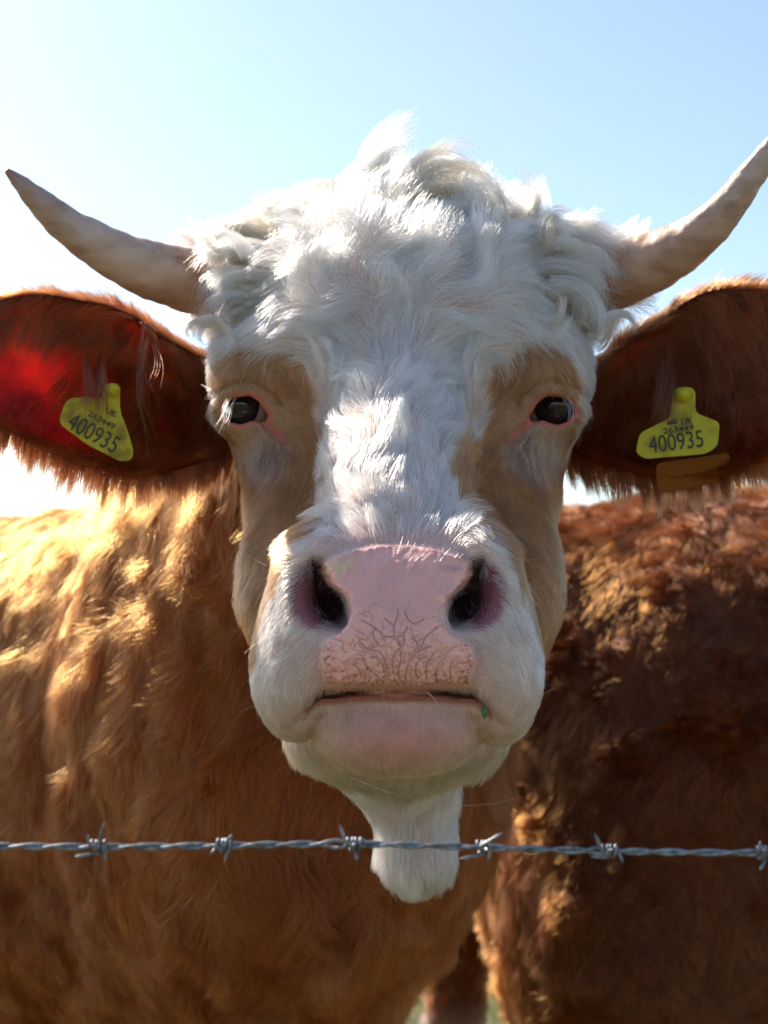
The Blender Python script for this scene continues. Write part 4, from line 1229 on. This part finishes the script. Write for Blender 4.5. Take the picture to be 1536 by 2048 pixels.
V, Q = tube_arrays([P(229, 779, 1.221), P(229, 779, 1.206)], .0045, 24)
obj('button', make_mesh('button', V, Q), M_TAG, tg)
D2 = 1.215
tg = tag_thing('yellow ear tag in the right ear, nearly level, its back plate hanging below the ear', 1350, 850, D2)
PR = [(1346, 782), (1358, 774), (1380, 774), (1391, 782), (1391, 826), (1440, 844), (1436, 892), (1412, 908), (1290, 918), (1271, 906), (1279, 866), (1340, 836)]
tl = (-.00004, 0)
plate('front_plate', PR, D2, tl, .0018, M_TAG, tg, 12)
A2 = R(-7)
text('number', '400935', 1353, 885, D2, 35, A2, tg, .76, 0, tl, PR[0])
text('herd_mark', '263449', 1357, 859, D2, 12, A2, tg, 1.25, 0.012, tl, PR[0])
text('country_mark', 'UK', 1374, 843, D2, 13, A2, tg, .95, 0.010, tl, PR[0])
# a small crown before the letters
bm_pts = [(1335, 850), (1335, 838), (1340, 844), (1345, 836), (1350, 843), (1354, 835), (1354, 848)]
plate('crown_mark', bm_pts, D2 - .0006, (0, 0), .0004, M_INK, tg, 1)
V, Q = tube_arrays([P(1368, 790, 1.223), P(1368, 790, 1.208)], .0055, 24)
obj('button', make_mesh('button', V, Q), M_TAG, tg)
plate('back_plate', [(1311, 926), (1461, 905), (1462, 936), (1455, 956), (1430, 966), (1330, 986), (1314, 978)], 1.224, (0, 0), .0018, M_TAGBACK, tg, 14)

# ================================================================ barbed wire
m, nt, bs = mat('galvanised_wire')
tc = nt.nodes.new('ShaderNodeTexCoord'); n1 = node(nt, 'ShaderNodeTexNoise', Scale=260.0, Detail=5.0); nt.links.new(tc.outputs['Object'], n1.inputs['Vector'])
c1 = ramp(nt, n1.outputs['Fac'], [(.35, (.12, .13, .14)), (.6, (.30, .32, .34)), (.8, (.46, .48, .50))])
n9 = node(nt, 'ShaderNodeTexNoise', Scale=38.0, Detail=5.0); nt.links.new(tc.outputs['Object'], n9.inputs['Vector'])
r9 = ramp(nt, n9.outputs['Fac'], [(.60, (0, 0, 0)), (.72, (.75, .75, .75))])
nt.links.new(mixc(nt, r9.outputs[0], c1.outputs[0], (.20, .10, .055)), bs.inputs['Base Color'])
bs.inputs['Metallic'].default_value = .55; bs.inputs['Roughness'].default_value = .48
bp = node(nt, 'ShaderNodeBump', Strength=.5, Distance=.0003); nt.links.new(n1.outputs['Fac'], bp.inputs['Height']); nt.links.new(bp.outputs[0], bs.inputs['Normal'])
M_WIRE = m
WD = .80
wr_ = .00098
wire = thing('barbed_wire', 'twisted grey barbed wire stretched straight across in front of the cows', 'barbed wire', tuple(P(768, 1697, WD)))
WX = np.linspace(-2400, 3900, 3000)
def wire_y(x):
    x = np.asarray(x, float)
    return 1690 + 5.5 * sstep(600, 1250, x) * 1.6 + 5 * sstep(1100, 1600, x) + .000004 * (x - 768) ** 2 + 2.2 * np.sin(x / 160.0)
BX = [(195, 1), (447, -1), (706, 1), (965, -1), (1215, 1), (1525, -1)]
def wire_pt(x, ph, r):
    x = np.asarray(x, float)
    ph = x / 75.0 * np.pi * 1.0 + ph + .5 * np.sin(x / 97.0)
    # the two strands open a little just before each barb
    op = sum(np.exp(-((x - (b - 35)) / 30.0) ** 2) for b, _ in BX[2:5:2])
    r = r * (1 + .9 * op)
    c = unproj(x, wire_y(x), WD)
    return c + np.stack([0 * x, r * np.sin(ph), r * np.cos(ph)], -1)
for ph in (0, np.pi):
    V, Q = tube_arrays(wire_pt(WX, ph, wr_ * 1.02), wr_, 10)
    obj('strand', make_mesh('strand', V, Q), M_WIRE, wire)
def ptx(x, y, d): return P(x, y, d)
rb = np.random.default_rng(5)
ENDS = {195: [((176, 1672), (150, 1713)), ((208, 1648), (211, 1722))], 447: [((420, 1712), (420, 1690)), ((464, 1670), (449, 1724))],
        706: [((680, 1651), (714, 1719)), ((708, 1690), (735, 1688))], 965: [((1006, 1665), (920, 1718)), ((975, 1700), (976, 1726))],
        1215: [((1190, 1668), (1182, 1713)), ((1225, 1700), (1246, 1726))], 1525: [((1521, 1683), (1519, 1740)), ((1530, 1700), (1545, 1712))]}
for bx, s in BX:
    parts = []
    yb = float(wire_y(bx))
    n = 90
    for q in range(2):
        t = np.linspace(0, 1, n)
        turns = 1.75
        ang = t * turns * 2 * np.pi + (0 if q == 0 else np.pi)
        cx = bx - 12 + 11 * q + t * 17
        rr = .0031 + .0004 * np.sin(ang * 2)
        c = unproj(cx, wire_y(cx), WD)
        hel = c + np.stack([0 * t, -rr * np.cos(ang), rr * np.sin(ang)], -1)
        (x0, y0), (x1, y1) = ENDS[bx][q]
        p0 = P(x0, y0, WD - .006 - .004 * q); p1 = P(x1, y1, WD - .008 + .006 * q)
        e0 = catmull([p0, p0 * .5 + hel[0] * .5 + np.array([0, -.001, 0]), hel[0]], 14)[:-1]
        e1 = catmull([hel[-1], p1 * .5 + hel[-1] * .5 + np.array([0, -.001, 0]), p1], 14)[1:]
        path = np.concatenate([e0, hel, e1])
        rad = np.full(len(path), .00085); rad[:4] *= np.linspace(.35, 1, 4); rad[-4:] *= np.linspace(1, .35, 4)
        parts.append(tube_arrays(path, rad, 10))
    V, Q = merge(parts)
    obj('barb', make_mesh('barb', V, Q), M_WIRE, wire)

# ================================================================ the second cow
C2 = np.array([.30, 2.22, 0.0])
def o2(x, y, z): return np.array([x, y, z])
B2 = [
    (cone(o2(.62, 2.36, 1.03), .345, o2(1.55, 2.48, 1.00), .37, (1, 1, 1.05)), 0),
    (ell(o2(.50, 2.30, 1.10), (.34, .31, .30)), .1),
    (cone(o2(.28, 2.36, 1.185), .225, o2(.8, 2.36, 1.18), .235), .08),
    (ell(o2(.43, 2.20, .88), (.265, .22, .34)), .1),
    (cone(o2(.38, 2.20, .80), .20, o2(.34, 2.22, .52), .085), .1),
    (cone(o2(.34, 2.22, .52), .075, o2(.24, 2.24, .42), .05), .05),
    (cone(o2(.24, 2.24, .42), .046, o2(.27, 2.22, .08), .038), .03),
    (ell(o2(.29, 2.21, .035), (.06, .055, .045)), .02),
    (cone(o2(.34, 2.62, .92), .14, o2(.125, 2.60, .74), .052), .08),
    (cone(o2(.125, 2.60, .74), .050, o2(.115, 2.58, .50), .040), .04),
    (cone(o2(.115, 2.58, .50), .040, o2(.13, 2.56, .08), .034), .03),
    (ell(o2(.16, 2.55, .035), (.06, .055, .045)), .02),
    (cone(o2(1.65, 2.30, .85), .15, o2(1.66, 2.27, .50), .065), .08), (cone(o2(1.66, 2.27, .50), .055, o2(1.66, 2.26, .06), .04), .03), (ell(o2(1.65, 2.25, .035), (.06, .055, .045)), .02),
    (cone(o2(1.70, 2.68, .85), .15, o2(1.72, 2.70, .50), .065), .08), (cone(o2(1.72, 2.70, .50), .055, o2(1.72, 2.70, .06), .04), .03), (ell(o2(1.71, 2.70, .035), (.06, .055, .045)), .02),
    (cone(o2(1.70, 2.50, 1.05), .28, o2(2.15, 2.62, 1.18), .16), .12),
    (cone(o2(2.20, 2.64, 1.20), .125, o2(2.46, 2.70, .98), .075), .08), (ell(o2(2.47, 2.70, .96), (.08, .075, .07)), .03),
    (cone(o2(2.22, 2.52, 1.28), .03, o2(2.24, 2.36, 1.25), .02, (1, 1, 1)), .03), (cone(o2(2.22, 2.76, 1.28), .03, o2(2.24, 2.92, 1.25), .02), .03),
    (cone(o2(.26, 2.34, 1.25), .035, o2(.225, 2.38, .95), .022), .05), (cone(o2(.225, 2.38, .95), .022, o2(.23, 2.38, .62), .03), .02),
]
f2 = seq(B2)
def cow2_sdf(p):
    return f2(p) + .005 * vnoise(p, 8, 71) + .003 * vnoise(p, 22, 72) - .004
X2 = axis(-.05, 2.65, .15, 1.35, .012, .02); Y2 = axis(1.8, 3.1, 1.85, 2.5, .012, .02); Z2 = axis(-.03, 1.55, .55, 1.5, .012, .02)
v2, q2 = surface_net(cow2_sdf, X2, Y2, Z2, 4)
cow2 = thing('cow', 'shaggy dark brown cow standing side-on behind the white-faced one, head out of frame', 'cow', tuple(C2))
me = make_mesh('body', v2, q2)
zl = v2[:, 2]
wl = sstep(.62, .45, zl + .05 * vnoise(v2, 12, 73))
lw = np.exp(-((v2[:, 0] - .05) / .06) ** 2) * sstep(.85, .6, zl)
cc2 = np.array([.08, .022, .007]) * (1 - wl[:, None]) + np.array([.5, .42, .36]) * wl[:, None]
set_col(me, 'skin_colour', cc2); set_val(me, 'pad', 0 * zl); set_val(me, 'crack', 0 * zl); set_val(me, 'speck', 0 * zl)
obj('body', me, M_SKIN, cow2)
def w_c2(p, n):
    px, py, dd = proj(p)
    w = np.where(facing(p, n) > -.25, 1.0, .15) * np.where(in_view(p, 180), 1.0, .08)
    hid = (px < 900) & (py < 1750)
    return w * np.where(hid, .1, 1.0) * (p[:, 2] > .08) * np.clip((2.2 / dd) ** 1.5, .4, 1.2)
N2 = 190000
hr2, tot = scatter(v2, q2, w_c2, N2, r_)
hn2 = grad(cow2_sdf, hr2, .006)
fl2 = np.array([-.35, 0, -1.0]) + .7 * nvec(hr2, 5, 81) * np.array([1, 1, .4])
L2 = .034 * (1 + .35 * vnoise(hr2, 7, 82)) * np.where(hr2[:, 2] < .6, .3, 1)
p2_ = grow(hr2, hn2, fl2, L2, K=7, lift=.50, lie=.25, wave=.40, wfreq=22, curl=.22, grav=.05, clump=30, camt=.72, seed=9, jitter=.25)
c2_ = np.array([.19, .032, .004]) * (1 + .25 * vnoise(hr2, 12, 83))[:, None] * r_.uniform(.55, 1.6, (len(hr2), 1)) * tuft_tone(.75, 1.3, 8)
wl2 = sstep(.62, .45, hr2[:, 2] + .05 * vnoise(hr2, 12, 73))[:, None]
c2_ = c2_ * (1 - wl2) + np.array([.6, .55, .48]) * wl2
hair_object('body_coat', p2_, taper(len(hr2), 7, np.where(in_view(hr2, 180), .00065, .0016), .3), c2_, M_HAIR, cow2)

# ================================================================ the field
m, nt, bs = mat('pasture')
tc = nt.nodes.new('ShaderNodeTexCoord')
n1 = node(nt, 'ShaderNodeTexNoise', Scale=.6, Detail=8.0); n2 = node(nt, 'ShaderNodeTexNoise', Scale=30.0, Detail=6.0)
nt.links.new(tc.outputs['Object'], n1.inputs['Vector']); nt.links.new(tc.outputs['Object'], n2.inputs['Vector'])
c1 = ramp(nt, n1.outputs['Fac'], [(.35, (.09, .09, .035)), (.65, (.16, .135, .07))]); c2 = ramp(nt, n2.outputs['Fac'], [(.3, (.5, .5, .5)), (.7, (1.3, 1.3, 1.3))])
nt.links.new(mixc(nt, 1.0, c1.outputs[0], c2.outputs[0], 'MULTIPLY'), bs.inputs['Base Color'])
bs.inputs['Roughness'].default_value = .95
n = 120
gx = np.sign(np.linspace(-1, 1, n)) * np.abs(np.linspace(-1, 1, n)) ** 3 * 900
GX, GY = np.meshgrid(gx, gx + 3, indexing='ij')
rr = np.hypot(GX, GY - 3)
GZ = .02 * vnoise(np.stack([GX, GY, 0 * GX], -1), .7, 91) * sstep(.5, 6, rr) + sstep(30, 400, rr) * 3 * vnoise(np.stack([GX, GY, 0 * GX], -1), .006, 92) - .02
i = np.arange(n - 1)[:, None] * n; j = np.arange(n - 1)[None]
Q = np.stack([i + j, i + n + j, i + n + j + 1, i + j + 1], -1).reshape(-1, 4)
g = obj('ground', make_mesh('ground', np.stack([GX, GY, GZ], -1).reshape(-1, 3), Q), m)
g['kind'] = 'structure'
ng = 70000
rg2 = np.random.default_rng(31)
yy = 1.3 + 14 * rg2.random(ng) ** 1.3; xx = rg2.uniform(-1, 1, ng) * (.6 + yy * .30)
root = np.stack([xx, yy, np.full(ng, -.02)], -1)
up = np.tile([0, 0, 1.0], (ng, 1))
gp = grow(root, up, nvec(root, 2, 3) + rg2.normal(size=(ng, 3)) * .6, rg2.uniform(.05, .13, ng), K=5, lift=.9, lie=.15, wave=.25, wfreq=6, grav=.15, seed=77, jitter=.25)
gc = np.array([.24, .28, .08]) * rg2.uniform(.6, 1.3, (ng, 1)); dry = rg2.random(ng) < .25; gc[dry] = np.array([.5, .44, .22])
m = bpy.data.materials.new('grass_blade'); m.use_nodes = True
nt = m.node_tree; bs = nt.nodes['Principled BSDF']
a = node(nt, 'ShaderNodeAttribute', attribute_name='hair_colour'); nt.links.new(a.outputs['Color'], bs.inputs['Base Color']); bs.inputs['Roughness'].default_value = .6
tr = nt.nodes.new('ShaderNodeBsdfTranslucent'); nt.links.new(a.outputs['Color'], tr.inputs[0])
mx = node(nt, 'ShaderNodeMixShader'); mx.inputs[0].default_value = .4
nt.links.new(bs.outputs[0], mx.inputs[1]); nt.links.new(tr.outputs[0], mx.inputs[2]); nt.links.new(mx.outputs[0], nt.nodes['Material Output'].inputs[0])
go = hair_object('grass', gp, taper(ng, 5, .004, .15), gc, m, None)
go['kind'] = 'stuff'

# ---- a green leaf stuck to the lip
m, nt, bs = mat('leaf'); bs.inputs['Base Color'].default_value = (.06, .16, .03, 1); bs.inputs['Roughness'].default_value = .4
L_ = []
for t in np.linspace(0, 1, 9):
    w = math.sin(math.pi * (t ** .8)) * 5.5 + .3
    for s in (-1, 0, 1):
        L_.append(P(966 + s * w + 3 * math.sin(t * 2), 1411 + 27 * t, .944 - .002 * math.sin(t * 3) + abs(s) * .0006))
LV = np.array(L_); i = np.arange(8)[:, None] * 3; j = np.arange(2)[None]
Q = np.stack([i + j, i + j + 1, i + j + 4, i + j + 3], -1).reshape(-1, 4)
lf = obj('leaf', make_mesh('leaf', LV, Q), m)
sd = lf.modifiers.new('thickness', 'SOLIDIFY'); sd.thickness = .0004
lf['label'] = 'small green leaf stuck to the corner of the cow\'s lower lip'; lf['category'] = 'leaf'
